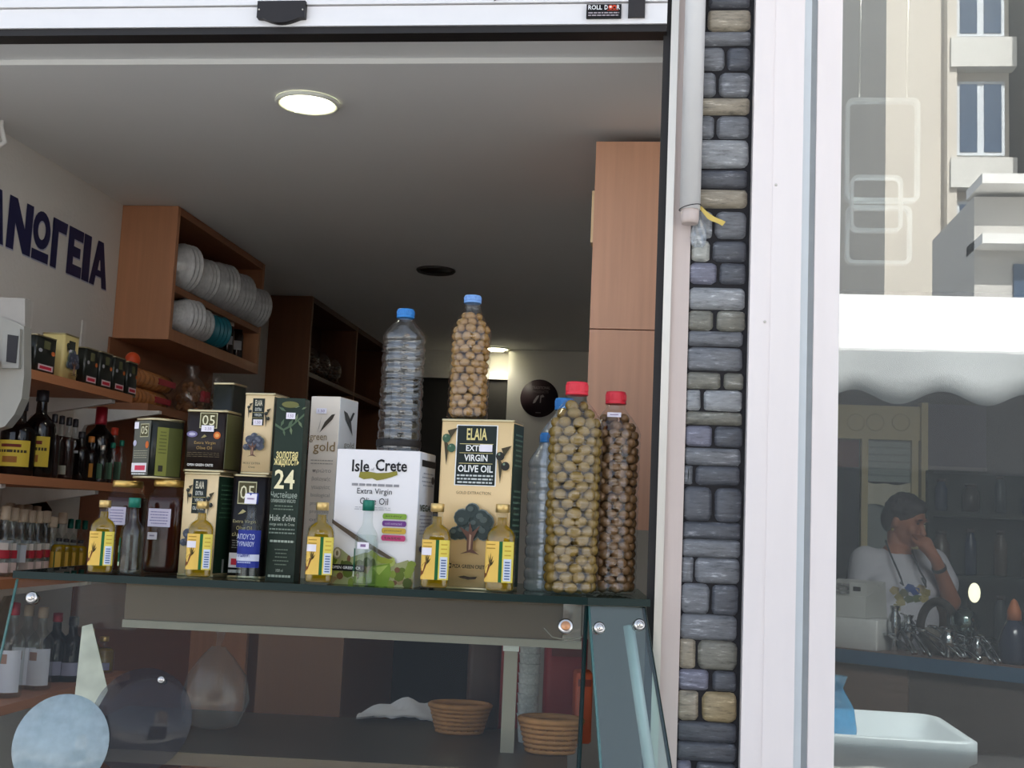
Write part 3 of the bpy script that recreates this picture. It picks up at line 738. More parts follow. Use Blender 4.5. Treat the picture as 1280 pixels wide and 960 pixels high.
F.poly([(0, 0), (1, 0), (1, .14), (.93, .2), (.8, .17), (.7, .22), (.55, .2), (.42, .24), (.25, .2), (.12, .26), (0, .2)], ink((158, 160, 112)))
for i in range(46):
    x = rg.uniform(.02, .98); y = rg.uniform(.01, .2)
    F.ell(x, y, rg.uniform(.02, .07), rg.uniform(.015, .05), ink(rg.choice([(96, 112, 40), (130, 146, 60), (168, 178, 96), (80, 92, 40), (150, 130, 92), (118, 84, 60)])), 8)
    F.k -= .22
F.poly([(0, .475), (.05, .455), (.4, .33), (.72, .22), (.75, .205), (.7, .20), (.36, .30), (0, .445)], ink((92, 78, 64)))
F.poly([(.44, .235), (.62, .165), (.74, .17), (.76, .19), (.6, .215), (.5, .26)], ink((150, 158, 58)))
F.poly([(.5, .14), (.72, .17), (.74, .1), (.70, .0), (.47, .0), (.45, .07)], ink((120, 148, 52)))
F.poly([(.52, .13), (.7, .155), (.6, .08)], ink((168, 186, 92)))
F.ell(.085, .225, .052, .045, ink((150, 140, 112))).ell(.085, .225, .038, .033, ink((206, 196, 170))).ell(.085, .225, .016, .02, ink((120, 108, 84)), 8)
F.rect(.0, .098, .42, .145, ink((30, 30, 30))); F.text('OPEN GREEN CR', .03, .112, .38, .132, ink((230, 230, 230)), True)
F.mb.obj('front_print', t)
S.rect(.12, .895, 1, .945, ink((30, 36, 40))); S.lines(.15, .95, .74, .86, 4, ink((150, 160, 180)), .3, .3)
S.ell(.85, .80, .1, .03, ink((70, 74, 78))); S.text('VEGAN', .1, .56, .95, .61, ink((40, 60, 40)), True); S.lines(.1, .9, .38, .54, 6, ink((150, 160, 186)), .3, .3); S.ell(.4, .28, .22, .03, ink((70, 92, 150))); S.mb.obj('side_print', t)
ISLE = (t.location.copy(), w_, h_)
# --- beige carton with dark leaves
M_beige = mat('pearl_beige_carton', (236, 224, 208), .45, var=.03, scale=6, spec=.2)
t, b, F, S, w_, h_ = carton('beige_olive_oil_carton', 'tall pearly beige carton with a dark leaf and gold lettering', 388, 427, 496, .165, .075, M_beige, side=mat('silver_blue_carton_side', (238, 244, 246), .35, var=.03), rz=R(-9))
F.poly([(.28, .80), (.4, .895), (.34, .83)], ink((176, 166, 154))); F.poly([(.36, .80), (.5, .825), (.78, .875), (.86, .905), (.74, .90), (.52, .86)], ink((74, 66, 56)))
F.text('green', .03, .745, .62, .785, ink((150, 128, 92))); F.text('gold', .18, .68, .92, .75, ink((146, 118, 72)))
F.lines(.1, .9, .62, .655, 2, ink((176, 166, 154)), .3, .1)
for i, wd in enumerate(('πρώτο', 'βιολογικής', 'γεωργίας', 'biological', 'production', 'protected', 'origin', 'island')):
    y = .575-i*.045; F.text(wd, .2, y, .84, y+.026, ink((168, 158, 146)))
F.lines(.15, .85, .03, .2, 6, ink((176, 166, 154)), .3, .3); price(F, .22, .905, .36, .03); F.mb.obj('front_print', t)
S.poly([(.2, .93), (.32, .88), (.75, .80), (.62, .88), (.4, .92)], ink((88, 92, 92))); S.poly([(.45, .86), (.7, .93), (.8, .93), (.66, .885)], ink((70, 76, 78)))
S.text('gold', .3, .72, .85, .76, ink((160, 160, 150))); S.lines(.2, .9, .3, .66, 10, ink((186, 190, 190)), .25, .3); S.mb.obj('side_print', t)
# --- dark green carton
M_dgreen = mat('deep_green_carton', (36, 50, 40), .4, var=.05, scale=8, spec=.2)
t, b, F, S, w_, h_ = carton('green_olive_oil_carton', 'tall dark green carton with gold number 24', 346, 382, 498, .052, .03, M_dgreen, rz=R(2))
br_ = ink((86, 104, 80)); br2 = ink((110, 124, 94))
F.poly([(0, .86), (.3, .83), (.62, .86), (1, .92), (1, .905), (.6, .845), (.3, .818), (0, .845)], br_)
for a_, y, l, an in ((.2, .84, .3, 1.2), (.45, .84, .34, 1.0), (.7, .87, .3, 1.3), (.3, .83, .26, -1.3), (.55, .845, .3, -1.4), (.8, .88, .3, -1.0), (.9, .94, .2, .5), (.1, .95, .3, -.5), (.6, .95, .25, .2)):
    kx = l; ky = l*F.w/F.h; d = (cos(an), sin(an)); pn = (-sin(an)*.16, cos(an)*.16)
    F.poly([(a_, y), (a_+(d[0]*.5+pn[0])*kx, y+(d[1]*.5+pn[1])*ky), (a_+d[0]*kx, y+d[1]*ky), (a_+(d[0]*.5-pn[0])*kx, y+(d[1]*.5-pn[1])*ky)], br_ if a_ < .5 else br2)
F.ell(.5, .965, .3, .018, ink((112, 112, 66))); price(F, .38, .885, .32, .035)
gd = ink((232, 216, 150)); lt = ink((176, 186, 170))
F.text('золотая', .12, .665, .88, .705, gd, True); F.text('жидкость', .06, .62, .94, .665, gd, True); F.text('24', .12, .50, .82, .605, ink((244, 234, 190)), True)
F.text('Чистейшее', .03, .45, .94, .485, lt); F.text('оливковое масло', .05, .425, .9, .443, lt); F.lines(.15, .85, .38, .415, 2, ink((110, 124, 108)), .4, .2)
F.text("Huile d'olive", .05, .325, .93, .36, ink((196, 202, 188))); F.text('vierge extra de Crete', .05, .295, .92, .315, lt); F.lines(.05, .95, .25, .29, 2, ink((130, 142, 128)), .4, .1)
F.lines(.1, .95, .205, .225, 1, lt, .6, .05); F.lines(.25, .8, .08, .18, 5, ink((110, 124, 108)), .3, .3); F.text('1000 ml', .38, .05, .62, .066, lt); F.lines(.1, .92, .015, .04, 1, lt, .5, .1)
F.mb.obj('front_print', t)
# --- black tin "05" with the small cream tin on it, cream tin with the brown tin on it
M_tin05 = mat('black_tin_print', (24, 20, 22), .35, var=.08, scale=12, spec=.3)
t, b, F, S, w_, h_ = carton('black_olive_oil_tin', 'black olive oil tin marked 05 behind the blue labelled miniature', 291, 337, 593, .082, .07, M_tin05, tin=True, rad=.008, rz=R(4))
wh = ink((216, 212, 200)); gd2 = ink((190, 178, 128))
def tin05(F, a=.18, b=.71, s=.5, hh=.22, txt=True):
    F.rect(a, b, a+s, b+hh, ink((196, 190, 150))).rect(a+.02, b+.012, a+s-.02, b+hh-.012, ink((84, 78, 50)))
    F.text('05', a+.06, b+.05, a+s-.06, b+hh-.04, ink((228, 222, 186)))
tin05(F); F.poly([(.22, .61), (.34, .66), (.44, .64), (.34, .62)], gd2)
F.text('Extra Virgin', .1, .52, .72, .56, gd2); F.text('Olive Oil', .2, .46, .62, .50, gd2); F.text('ελαιόλαδο', .1, .40, .7, .44, gd2); F.lines(.1, .75, .28, .37, 4, ink((130, 126, 116)), .35, .2)
F.rect(.06, .10, .4, .24, ink((226, 220, 220))).rect(.12, .125, .4, .185, ink((198, 46, 66))); F.lines(.06, .4, .04, .09, 1, ink((200, 200, 196)), .6, .05)
F.mb.obj('front_print', t); TIN05 = (t.location.copy(), w_, h_)
t, b, F, S, w_, h_ = carton('small_cream_tin', 'small cream tin with a grey tree stacked on the black tin', 306, 345, 491, .084, .06, M_cream2, z0=TIN05[2], tin=True, side=M_tgreen, rad=.003, rz=R(-5))
elaia(F, False); price(F, .36, .60, .3, .07); tree_print(F, .45, .34, 1.5, True); F.text('HUILE EXTRA', .18, .12, .75, .145, ink((80, 70, 60))); F.text('Crete', .36, .075, .58, .1, ink((80, 70, 60))); F.mb.obj('front_print', t)
t, b, F, S, w_, h_ = carton('cream_olive_oil_tin', 'cream olive oil tin behind the second gold capped miniature from the left', 228, 277, 590, .075, .06, M_cream2, tin=True, side=M_tgreen, rad=.003, rz=R(-10))
elaia(F, False); tree_print(F, .42, .33, 1.4, True); F.mb.obj('front_print', t)
S.lines(.1, .9, .55, .9, 8, ink((70, 100, 76)), .3, .3); S.rect(.4, .04, .5, .17, ink((190, 190, 186))); S.mb.obj('side_print', t); TINC = (t.location.copy(), w_, h_)
M_brown = mat('brown_black_tin', (32, 21, 16), .35, var=.08, scale=12, spec=.3)
def tin05b(F, sticker=True):
    tin05(F, .36, .70, .42, .25)
    F.ell(.2, .60, .13, .05, ink((120, 112, 150))).ell(.2, .60, .08, .025, ink((190, 186, 206)))
    F.ell(.8, .59, .085, .06, ink((206, 104, 44))).ell(.8, .59, .05, .032, ink((228, 160, 90)))
    F.poly([(.42, .54), (.5, .6), (.56, .57), (.5, .55)], ink((150, 138, 90)))
    F.text('Extra Virgin', .27, .43, .78, .49, ink((170, 138, 82))); F.text('Olive Oil', .33, .36, .70, .41, ink((170, 138, 82)))
    F.lines(.1, .9, .23, .32, 3, ink((110, 96, 70)), .22, .2)
t, b, F, S, w_, h_ = carton('brown_olive_oil_tin', 'brown black tin marked 05 stacked on the cream tin', 231, 286, 512, .072, .06, M_brown, z0=TINC[2], tin=True, side=mat('olive_tin_side', (78, 78, 44), .35), rad=.010, rz=R(-4))
tin05b(F); F.rect(.42, .645, .72, .745, M_price); F.text('2.50', .5, .67, .66, .715, M_ptxt); F.text('OPEN GREEN CRETE', .14, .09, .76, .13, ink((222, 218, 210)), True); F.mb.obj('front_print', t)
# --- honey jars
M_honey = liquid('dark_honey', (74, 28, 16), .93); M_glass = thin_glass('jar_glass', (.96, .97, .96), .0, 0, 0, ior=1.28)
M_gold = mat('gold_lid', (206, 170, 96), .3, metal=.8, var=.06)
JW = .0308
def jar(px, pt, inset, label):
    c = cp(px, inset); H = topz(px+5, pt, c)-ZC
    t = thing('honey_jar', label, 'jar', c, R(8), 'honey jars with gold lids')
    prof = [(JW*.86, 0), (JW*.98, .004), (JW, .010), (JW, H*.74), (JW*.97, H*.79), (JW*.80, H*.85), (JW*.72, H*.875), (JW*.72, H*.94)]
    MB().lathe(prof, M_glass, 28, sq=.35).obj('glass', t)
    MB().lathe([(r_-.0022, z+.003) for r_, z in prof[:5]]+[(JW*.85, H*.815), (0, H*.815)], M_honey, 28, sq=.35).obj('honey', t)
    MB().lathe([(JW*.74, H*.925), (JW*.78, H*.93), (JW*.78, H*.985), (JW*.74, H), (0, H)], M_gold, 28).obj('lid', t)
    return t, H
j1, HJ = jar(150, 601, .12, 'honey jar left of the other, half hidden behind two miniatures')
j2, HJ = jar(202, 600, .105, 'honey jar with two white paper labels beside the cream tin')
for j, a0, wd in ((j1, .1, .5), (j2, .06, .62)):
    F = Print((-JW, -JW-.0012, 0), (1, 0, 0), (0, 0, 1), 2*JW, HJ, lift=.0004)
    F.rect(a0+.1, .50, a0+wd+.05, .69, ink((196, 188, 204))); F.lines(a0+.14, a0+wd, .52, .67, 5, ink((120, 112, 150)), .35, .2)
    if j is j2: F.rect(a0+.12, .365, a0+.36, .44, ink((190, 182, 186))); F.lines(a0+.16, a0+.3, .39, .42, 1, ink((110, 100, 120)), .5, .1)
    F.mb.obj('paper_label', j)
# --- green tin resting on the two jars
M_greentin = mat('green_black_tin', (28, 30, 24), .3, var=.1, scale=10, spec=.4)
c = cp(180, .085, 560); z0 = HJ+.0005
Yt = c.y
h_ = at(190, 523, Yt).z-ZC-z0
t = thing('green_olive_oil_tin', 'dark green tin marked 05 resting on the honey jar lids', 'tin', (c.x, c.y-.005, ZC+z0), R(-34))
w_, d_ = .055, .062
MB().prism(rrect(w_, d_, .012, 5, 0, d_/2), .002, h_-.002, M_greentin, True).obj('body', t)
for z in (0, h_-.004): MB().prism(rrect(w_+.0016, d_+.0016, .0125, 5, 0, d_/2), z, z+.004, M_rim, True, .0008).obj('rim', t)
t.location = Vector((c.x, c.y, ZC+z0)) - Vector((.0, .008, 0))
F = Print((-w_/2+.004, -.0001, 0), (1, 0, 0), (0, 0, 1), w_-.008, h_); F.rect(0, .05, .98, .95, ink((92, 92, 82)))
tin05(F, .36, .68, .5, .22); F.rect(.0, .82, .26, .93, M_price); F.ell(.1, .58, .1, .05, ink((190, 186, 206))); F.ell(.85, .55, .1, .06, ink((206, 104, 44)))
F.lines(.05, .95, .32, .47, 4, ink((170, 166, 140)), .3, .2); F.rect(.02, .10, .92, .25, ink((232, 224, 226))).rect(.22, .13, .84, .21, ink((208, 60, 84))); F.lines(.05, .9, .05, .09, 1, ink((210, 210, 204)), .6, .02); F.mb.obj('front_print', t)
S = Print((w_/2+.0001, .008, 0), (0, 1, 0), (0, 0, 1), d_-.016, h_); S.rect(0, .05, 1, .85, ink((128, 130, 62))); S.rect(.45, .05, 1, .85, ink((84, 88, 46))); S.lines(.08, .4, .4, .8, 7, ink((90, 92, 48)), .3, .3); S.rect(.12, .12, .3, .22, ink((52, 50, 40))); S.mb.obj('side_print', t)
# dark tall tin further back whose bright edge shows behind the brown tin
t, b, F, S, w_, h_ = carton('dark_tall_tin', 'dark tall tin whose bright edge rises behind the brown tin', 264, 293, 478, .17, .05, M_greentin, tin=True, rad=.008, rz=R(-10))

# --- miniatures
M_oil = liquid('olive_oil', (208, 174, 18), .45); M_btl = thin_glass('bottle_glass', (.97, .98, .97), .02, 0, 0)
M_clear = thin_glass('spirit_glass', (.93, .96, .95), .01, 0, .01)
M_goldcap = mat('gold_screw_cap', (214, 182, 118), .3, metal=.75, var=.05)
M_yel = ink((236, 194, 96)); M_yel2 = ink((226, 206, 92)); M_grn = ink((30, 96, 52))
def wrap_poly(mb, r_, sq, pts, m_, off):
    vs = []
    for a_, z in pts:
        t = R(a_); p = 2+sq*6; k = (abs(cos(t))**p+abs(sin(t))**p)**(-1/p) if sq > 0 else 1
        vs.append(((r_*k+off)*cos(t), (r_*k+off)*sin(t), z))
    mb.add(vs, [tuple(range(len(vs)))], m_)
def wrap_band(mb, r_, sq, a0, a1, z0, z1, m_, off, n=10):
    vs = []
    for i in range(n+1):
        t = R(a0+(a1-a0)*i/n); p = 2+sq*6; k = (abs(cos(t))**p+abs(sin(t))**p)**(-1/p) if sq > 0 else 1
        for z in (z0, z1): vs.append(((r_*k+off)*cos(t), (r_*k+off)*sin(t), z))
    mb.add(vs, [(2*i, 2*i+2, 2*i+3, 2*i+1) for i in range(n)], m_, True)
def oil_mini():
    t = thing('miniature_oil_bottle', 'x', 'bottle', (0, 0, 0), 0, 'gold capped miniature olive oil bottles on the case')
    sq = .5; r_ = .0200
    prof = [(r_*.9, 0), (r_*.99, .002), (r_, .006), (r_, .070), (r_*.985, .0745), (r_*.92, .0795), (r_*.78, .084), (r_*.56, .0875), (.0092, .0905), (.0082, .094), (.0082, .108)]
    def lat(pf, m_, nm, par):
        mb = MB(); rows = []
        for r1, z in pf: mb_ = sq*min(1, max(0, (r1-.011)/.008)); rows.append((r1, z, mb_))
        seg = 28; vs = []
        for r1, z, s_ in rows:
            for i in range(seg):
                a_ = 2*pi*i/seg; p = 2+s_*6; k = (abs(cos(a_))**p+abs(sin(a_))**p)**(-1/p); vs.append((r1*k*cos(a_), r1*k*sin(a_), z))
        fs = [(j*seg+i, j*seg+(i+1) % seg, (j+1)*seg+(i+1) % seg, (j+1)*seg+i) for j in range(len(rows)-1) for i in range(seg)]
        fs.append(tuple(reversed(range(seg)))); fs.append(tuple(range((len(rows)-1)*seg, len(rows)*seg)))
        return mb.add(vs, fs, m_, True).obj(nm, par)
    lat(prof, M_btl, 'glass', t)
    lat([(r1-.0016, z+.003 if z < .01 else z) for r1, z in prof[:7]]+[(.0066, .0895), (.0062, .100)], M_oil, 'oil', t)
    MB().lathe([(.0084, .1062), (.0095, .1066), (.0095, .117), (.0086, .118), (0, .118)], M_goldcap, 20).obj('cap', t)
    mb = MB()
    wrap_band(mb, r_, sq, -142, -92, .014, .068, M_yel, .0004); wrap_band(mb, r_, sq, -92, -79, .014, .068, M_grn, .0004); wrap_band(mb, r_, sq, -79, -42, .014, .068, M_yel2, .0004)
    wrap_band(mb, r_, sq, -74, -50, .016, .045, ink((214, 220, 232)), .0007)
    for i in range(7): wrap_band(mb, r_, sq, -70, -54, .018+i*.0036, .0198+i*.0036, ink((92, 110, 150)), .0009, 3)
    for i in range(3): wrap_band(mb, r_, sq, -72, -52, .049+i*.006, .0505+i*.006, ink((196, 160, 60)), .0007, 3)
    for i in range(2): wrap_band(mb, r_, sq, -134, -106, .058+i*.005, .0592+i*.005, ink((170, 130, 50)), .0007, 4)
    br = ink((120, 70, 36)); dk = ink((70, 58, 30))
    wrap_poly(mb, r_, sq, [(-140, .018), (-130, .022), (-121, .034), (-124, .038), (-134, .034), (-141, .028)], br, .0008)
    for a_, z in ((-126, .050), (-119, .053), (-112, .049), (-108, .043)): wrap_poly(mb, r_, sq, [(-121, .034), ((-121+a_)/2-1.5, (.034+z)/2+.001), (a_, z), ((-121+a_)/2+1.5, (.034+z)/2-.001)], dk, .0009)
    mb.obj('label', t)
    return t
OM = oil_mini()
minis = [(123, 'gold capped miniature olive oil bottle at the left end of the case', 0), (246, 'gold capped miniature olive oil bottle in front of the cream tin', 2),
         (397, 'gold capped miniature olive oil bottle in front of the beige carton', 3), (542, 'gold capped miniature olive oil bottle between the white carton and the tall cream tin', 3), (624, 'gold capped miniature olive oil bottle at the right of the tall cream tin front', -4)]
for i, (px, lb, rz) in enumerate(minis):
    o = OM if i == 0 else copy_tree(OM)
    c = cp(px, .026); o.location = c; o['label'] = lb
    yaw = math.atan2(c.x, c.y); o.rotation_euler = (0, 0, -yaw*.9+R(rz))
    s_ = (topz(px+3, 625+(px-123)*.010, c)-ZC)/.118; o.scale = (s_, s_, s_)
for i, o in enumerate([ob for ob in C.objects if ob.name.startswith('miniature_oil_bottle')]):
    if i in (1, 2, 3):
        mb = MB(); wrap_band(mb, .02, .5, -138, -106, .047, .057, M_price, .0013, 5); mb.obj('price_sticker', o)
def spirit_mini(px, pt, label, cap, rz=0, inset=.026, r_=.0178, name='miniature_spirit_bottle'):
    c = cp(px, inset); H = topz(px+3, pt, c)-ZC
    t = thing(name, label, 'bottle', c, R(rz)); k = H/.118
    prof = [(r_*.85, 0), (r_*.98, .002), (r_, .006), (r_, .060*k), (r_*.96, .067*k), (r_*.84, .0735*k), (r_*.62, .079*k), (.0085, .083*k), (.0074, .088*k), (.007, .106*k)]
    MB().lathe(prof, M_clear, 26).obj('glass', t)
    MB().lathe([(r_*.6, .0035), (r_*.9, .004), (r_*.92, .058*k), (r_*.8, .070*k), (0, .070*k)], thin_glass('clear_spirit', (.93, .96, .95), .0, 0, 0, ior=1.2), 20).obj('spirit', t)
    MB().lathe([(.0076, .103*k), (.0092, .1035*k), (.0092, .1165*k), (.0085, .118*k), (0, .118*k)], cap, 20).obj('cap', t)
    return t, k, r_
M_gcap = mat('green_metal_cap', (20, 110, 92), .35, metal=.3, var=.1)
t, k, r_ = spirit_mini(160, 622, 'clear miniature bottle with green cap in front of the honey jars', M_gcap)
mb = MB(); wrap_band(mb, r_, 0, -172, -128, .020, .056, ink((18, 92, 68)), .0005); wrap_band(mb, r_, 0, -172, -128, .014, .020, ink((206, 214, 190)), .0005); wrap_band(mb, r_, 0, -160, -140, .034, .044, ink((190, 200, 190)), .0008, 4); mb.obj('label', t)
t, k, r_ = spirit_mini(455, 625, 'clear miniature bottle with green cap in front of the white carton', M_gcap)
mb = MB(); wrap_band(mb, r_, 0, -180, -140, .022, .056, ink((18, 92, 68)), .0005); wrap_band(mb, r_, 0, -180, -140, .014, .022, ink((206, 214, 190)), .0005); mb.obj('label', t)
mb = MB(); wrap_band(mb, r_, 0, -125, -65, .056, .066, M_price, .0008); wrap_band(mb, r_, 0, -105, -80, .059, .063, M_ptxt, .001); mb.obj('price_sticker', t)
M_bcap = mat('blue_plastic_cap', (62, 74, 150), .4, var=.05)
t, k, r_ = spirit_mini(308, 616, 'miniature bottle with blue label and blue cap in front of the black tin', M_bcap, r_=.0172)
mb = MB(); wrap_band(mb, r_, 0, -178, -5, .020, .068*k, ink((44, 56, 140)), .0005, 20); wrap_band(mb, r_, 0, -170, -10, .030, .040, ink((206, 210, 226)), .0008, 16); mb.obj('label', t)
F = Print((-r_, -r_-.0012, 0), (1, 0, 0), (0, 0, 1), 2*r_, .118*k)
F.text('ΑΠΟΥΖΟ', .1, .47, .9, .53, ink((206, 212, 232))); F.text('ΤΥΡΝΑΒΟΥ', .12, .39, .9, .445, ink((206, 212, 232))); F.text('ΠΛΩΜΑΡΙ', .15, .27, .72, .325, ink((50, 60, 140)), True); F.lines(.2, .8, .19, .23, 1, ink((160, 168, 206)), .4, .1); F.mb.obj('label_print', t)
F = Print((-.011, -.0105, .100*k), (1, .0, 0), (0, .12, 1), .022, .018); F.rect(.1, .2, .95, 1.05, M_price); F.lines(.25, .8, .5, .75, 1, M_ptxt, .5, .1); F.mb.obj('price_sticker', t)

# --- plastic bottles
M_pet = thin_glass('pet_plastic', (.96, .97, .97), .09, .03, .012, (.8, .85, .88), 1.5, .2, (20, 20, 110))
M_pet2 = thin_glass('pet_plastic_filled', (.98, .98, .97), .04, .04, .0, (.8, .85, .88), 1.4, .12, (30, 30, 70))
M_petb = thin_glass('pet_plastic_sky_sheen', (.9, .95, .97), .20, .10, .40, (.86, .93, .97), 1.5, .8, (16, 16, 120))  # milky white stands for the sky reflected in the crinkled plastic
M_red = mat('red_plastic_cap', (222, 44, 62), .4, var=.04); M_blue = mat('blue_cap', (46, 132, 206), .4, var=.05); M_lblue = mat('pale_blue_cap', (120, 164, 222), .4, var=.05)
def pet_prof(r_, H, kind):
    sh = {'big': (.79, .915, .40), 'slim': (.70, .915, .42), 'tall': (.80, .925, .40)}[kind]
    waist = {'big': .50, 'slim': .40, 'tall': .485}[kind]
    cr = r_*sh[2]; P = []
    n = 92
    for i in range(n+1):
        f = i/n*sh[0]; q = r_
        if f < .03: q = r_*(.82+.18*math.sqrt(max(0, 1-(1-f/.03)**2)))
        rib = abs(((f*H/.0175) % 1)-.5)*2
        if .05 < f < sh[0]-.02: q -= (.0026 if kind == 'tall' else .0016)*max(0, (rib-.45)/.55)**1.0 * (1 if abs(f-waist) > .03 else 0)
        q -= r_*.07*math.exp(-((f-waist)/.016)**2)
        P.append((q, f*H))
    for i in range(1, 11):
        t = i/10; f = sh[0]+(sh[1]-sh[0])*t
        e = t**1.35 if kind != 'slim' else (t*t*(3-2*t))*.75+t*.25
        P.append((r_+(cr*.92-r_)*e, f*H))
    P.append((cr*.92, .945*H))
    return P, cr
def pet(name, label, c, r_, H, kind, m_, capm, group=None):
    t = thing(name, label, 'bottle', c, 0, group)
    P, cr = pet_prof(r_, H, kind)
    MB().lathe(P, m_, 32).obj('plastic_body', t)
    cm = MB(); vs = []; seg = 36
    prof = [(cr*1.0, .938*H), (cr*1.02, .94*H), (cr*1.02, .951*H), (cr*.98, .953*H), (cr*1.0, .955*H), (cr*.99, .99*H), (cr*.93, H), (0, H)]
    cm.lathe(prof, capm, 36)
    cm.obj('cap', t)
    rb_ = MB()
    for i in range(30):
        a_ = 2*pi*i/30; rb_.box((cr*1.0*cos(a_), cr*1.0*sin(a_), .972*H), (.0008, .0008, .03*H), capm)
    rb_.obj('cap_ribs', t); return t, P
c1 = cp(712, .060); H1 = topz(716, 478, c1)-ZC
b1, P1 = pet('olive_bottle', 'largest plastic bottle of green olives with red cap at the case corner', c1, .0435, H1, 'big', M_pet2, M_red, 'plastic bottles of olives')
c2 = cp(762, .126); H2 = topz(764, 490, c2)-ZC
b2, P2 = pet('olive_bottle', 'red capped bottle of brownish olives behind the largest one', c2, .0415, H2, 'big', M_pet2, M_red, 'plastic bottles of olives')
F = Print((-.012, -.028, H2*.865), (1, 0, 0), (0, .75, 1), .022, .010); F.rect(0, 0, 1, 1, M_price); F.lines(.2, .8, .3, .7, 1, M_ptxt, .5, .1); F.mb.obj('price_sticker', b2)
ct = TIN_BIG[0]
c3 = Vector((at(584, 522, ct.y+.03).x, ct.y+.03, ZC+TIN_BIG[2]+.0005)); H3 = at(590, 370, c3.y).z-c3.z
b3, P3 = pet('olive_bottle', 'slim plastic bottle of olives with pale blue cap on the tall cream tin', c3, .0325, H3, 'slim', M_pet2, M_lblue, 'plastic bottles of olives')
ci = ISLE[0]
c4 = Vector((at(498, 562, ci.y+.055).x, ci.y+.055, ZC+ISLE[2]+.0012)); H4 = at(503, 387, c4.y).z-c4.z
b4, P4 = pet('clear_plastic_bottle', 'empty clear plastic bottle with blue cap standing on the white carton', c4, .0350, H4, 'tall', M_pet, M_blue)
MB().lathe([(.0352, .008), (.0362, .010), (.0362, .017), (.0352, .019)], M_black, 32, cap=False).obj('black_band', b4)
c5 = cp(677, .128); H5 = topz(675, 541, c5)-ZC
b5, P5 = pet('water_bottle', 'crinkled clear water bottle with blue cap beside the tall cream tin', c5, .0295, H5, 'tall', M_petb, M_blue)
c6 = cp(697, .205); H6 = topz(694, 498, c6)-ZC
b6, P6 = pet('water_bottle', 'clear bottle mostly hidden behind the largest bottle of olives', c6, .0405, H6, 'big', M_petb, M_blue)
# --- olives: each a thing of its own, pressed against the wall of its bottle
def olive_mesh(nm, rgb, a_, b_):
    me = MB().ball((0, 0, 0), (a_, b_, b_), mat(nm, rgb, .25, var=.22, scale=40, spec=.6), 10, 7).mesh('olive'); return me
def fill(c, P, Hfill, me, ol, sy, label, group, a_lo, a_hi, seedv, ztop):
    rg = random.Random(seedv); z = .010; row = 0; rest = MB(); cnt = 0
    mt = me.materials[0]
    def rad(z):
        for i in range(len(P)-1):
            if P[i][1] <= z <= P[i+1][1]:
                t = (z-P[i][1])/max(1e-6, P[i+1][1]-P[i][1]); return P[i][0]+(P[i+1][0]-P[i][0])*t
        return P[-1][0]
    while z < ztop:
        rr = min(rad(z), rad(z+sy*.4), rad(max(0, z-sy*.4)))-sy*.5-.0012
        if rr < .004: z += sy*.82; row += 1; continue
        n = max(3, int(2*pi*rr/(ol*1.02)))
        for i in range(n):
            a_ = 2*pi*(i+.5*(row % 2)+rg.uniform(-.12, .12))/n
            p = Vector((rr*cos(a_), rr*sin(a_), z+rg.uniform(-.0016, .0016)+.002))
            e = (rg.uniform(-.3, .3), rg.uniform(-.5, .5), a_+pi/2+rg.uniform(-.5, .5))
            s_ = rg.uniform(.9, 1.1); deg = math.degrees(a_) % 360
            if a_lo <= deg <= a_hi:
                o = place(me, 'olive', None, c+p, e, (s_, s_, s_)); tag(o, label, 'olive', group); cnt += 1
            else:
                M4 = Matrix.LocRotScale(p, __import__('mathutils').Euler(e), Vector((s_, s_, s_)))
                rest.ball(p, (ol*.5*1.15*s_, sy*.55*s_, sy*.55*s_), mt, 7, 5, __import__('mathutils').Euler(e).to_matrix())
        # inner ones, seen only between the others
        if rr > sy*1.2:
            n2 = max(3, int(2*pi*(rr-sy)/(ol*1.1)))
            for i in range(n2):
                a_ = 2*pi*(i+rg.random()*.4)/n2; rest.ball(((rr-sy)*cos(a_), (rr-sy)*sin(a_), z), (ol*.55, sy*.55, sy*.55), mt, 6, 4, Matrix.Rotation(a_, 3, 'Z'))
        z += sy*.84; row += 1
    o = rest.obj('olives', None, c); tag(o, 'rest of the '+group, 'olives', None, 'stuff'); return cnt
m1 = olive_mesh('green_olive_skin', (140, 114, 58), .0112, .0086); m2 = olive_mesh('brown_olive_skin', (128, 96, 64), .0098, .0078); m3 = olive_mesh('tan_olive_skin', (158, 120, 66), .0084, .0068)
n1 = fill(c1, P1, 0, m1, .0205, .0165, 'green olive inside the largest red capped plastic bottle', 'olives in the largest bottle', 188, 352, 1, H1*.885)
n2 = fill(c2, P2, 0, m2, .018, .015, 'brownish olive inside the shorter red capped bottle', 'olives in the shorter red capped bottle', 255, 352, 2, H2*.87)
n3 = fill(c3, P3, 0, m3, .0152, .013, 'tan olive inside the slim bottle on the tall cream tin', 'olives in the slim bottle', 192, 348, 3, H3*.84)
print('OLIVES', n1, n2, n3)
# ================================================================== SHOP INTERIOR
# --- ceiling lamps
M_lampglow = emit('lamp_glow', (255, 252, 220), 9.0)
def downlight(px, py, r_, label, lit=True):
    p = atz(px, py, CEIL)
    t = thing('recessed_ceiling_lamp', label, 'ceiling lamp', (p.x, p.y, CEIL), 0)
    MB().lathe([(r_, -.0005), (r_*1.02, -.004), (r_*.95, -.009), (r_*.84, -.006), (r_*.80, -.001)], mat('lamp_ring_white', (230, 232, 220), .4) if lit else mat('lamp_ring_dark', (58, 54, 50), .5), 32, cap=False).obj('ring', t)
    MB().lathe([(r_*.82, -.001), (r_*.80, -.004), (0, -.0045)], M_lampglow if lit else mat('lamp_dark_glass', (30, 28, 26), .3), 32).obj('lens', t)
    if lit:
        for k in (-1, 1): MB().tube([(-r_*.5, k*r_*.25, -.008), (r_*.5, k*r_*.25, -.008)], .007, M_lampglow, 8).obj('bulb', t)
    return p
lp = []
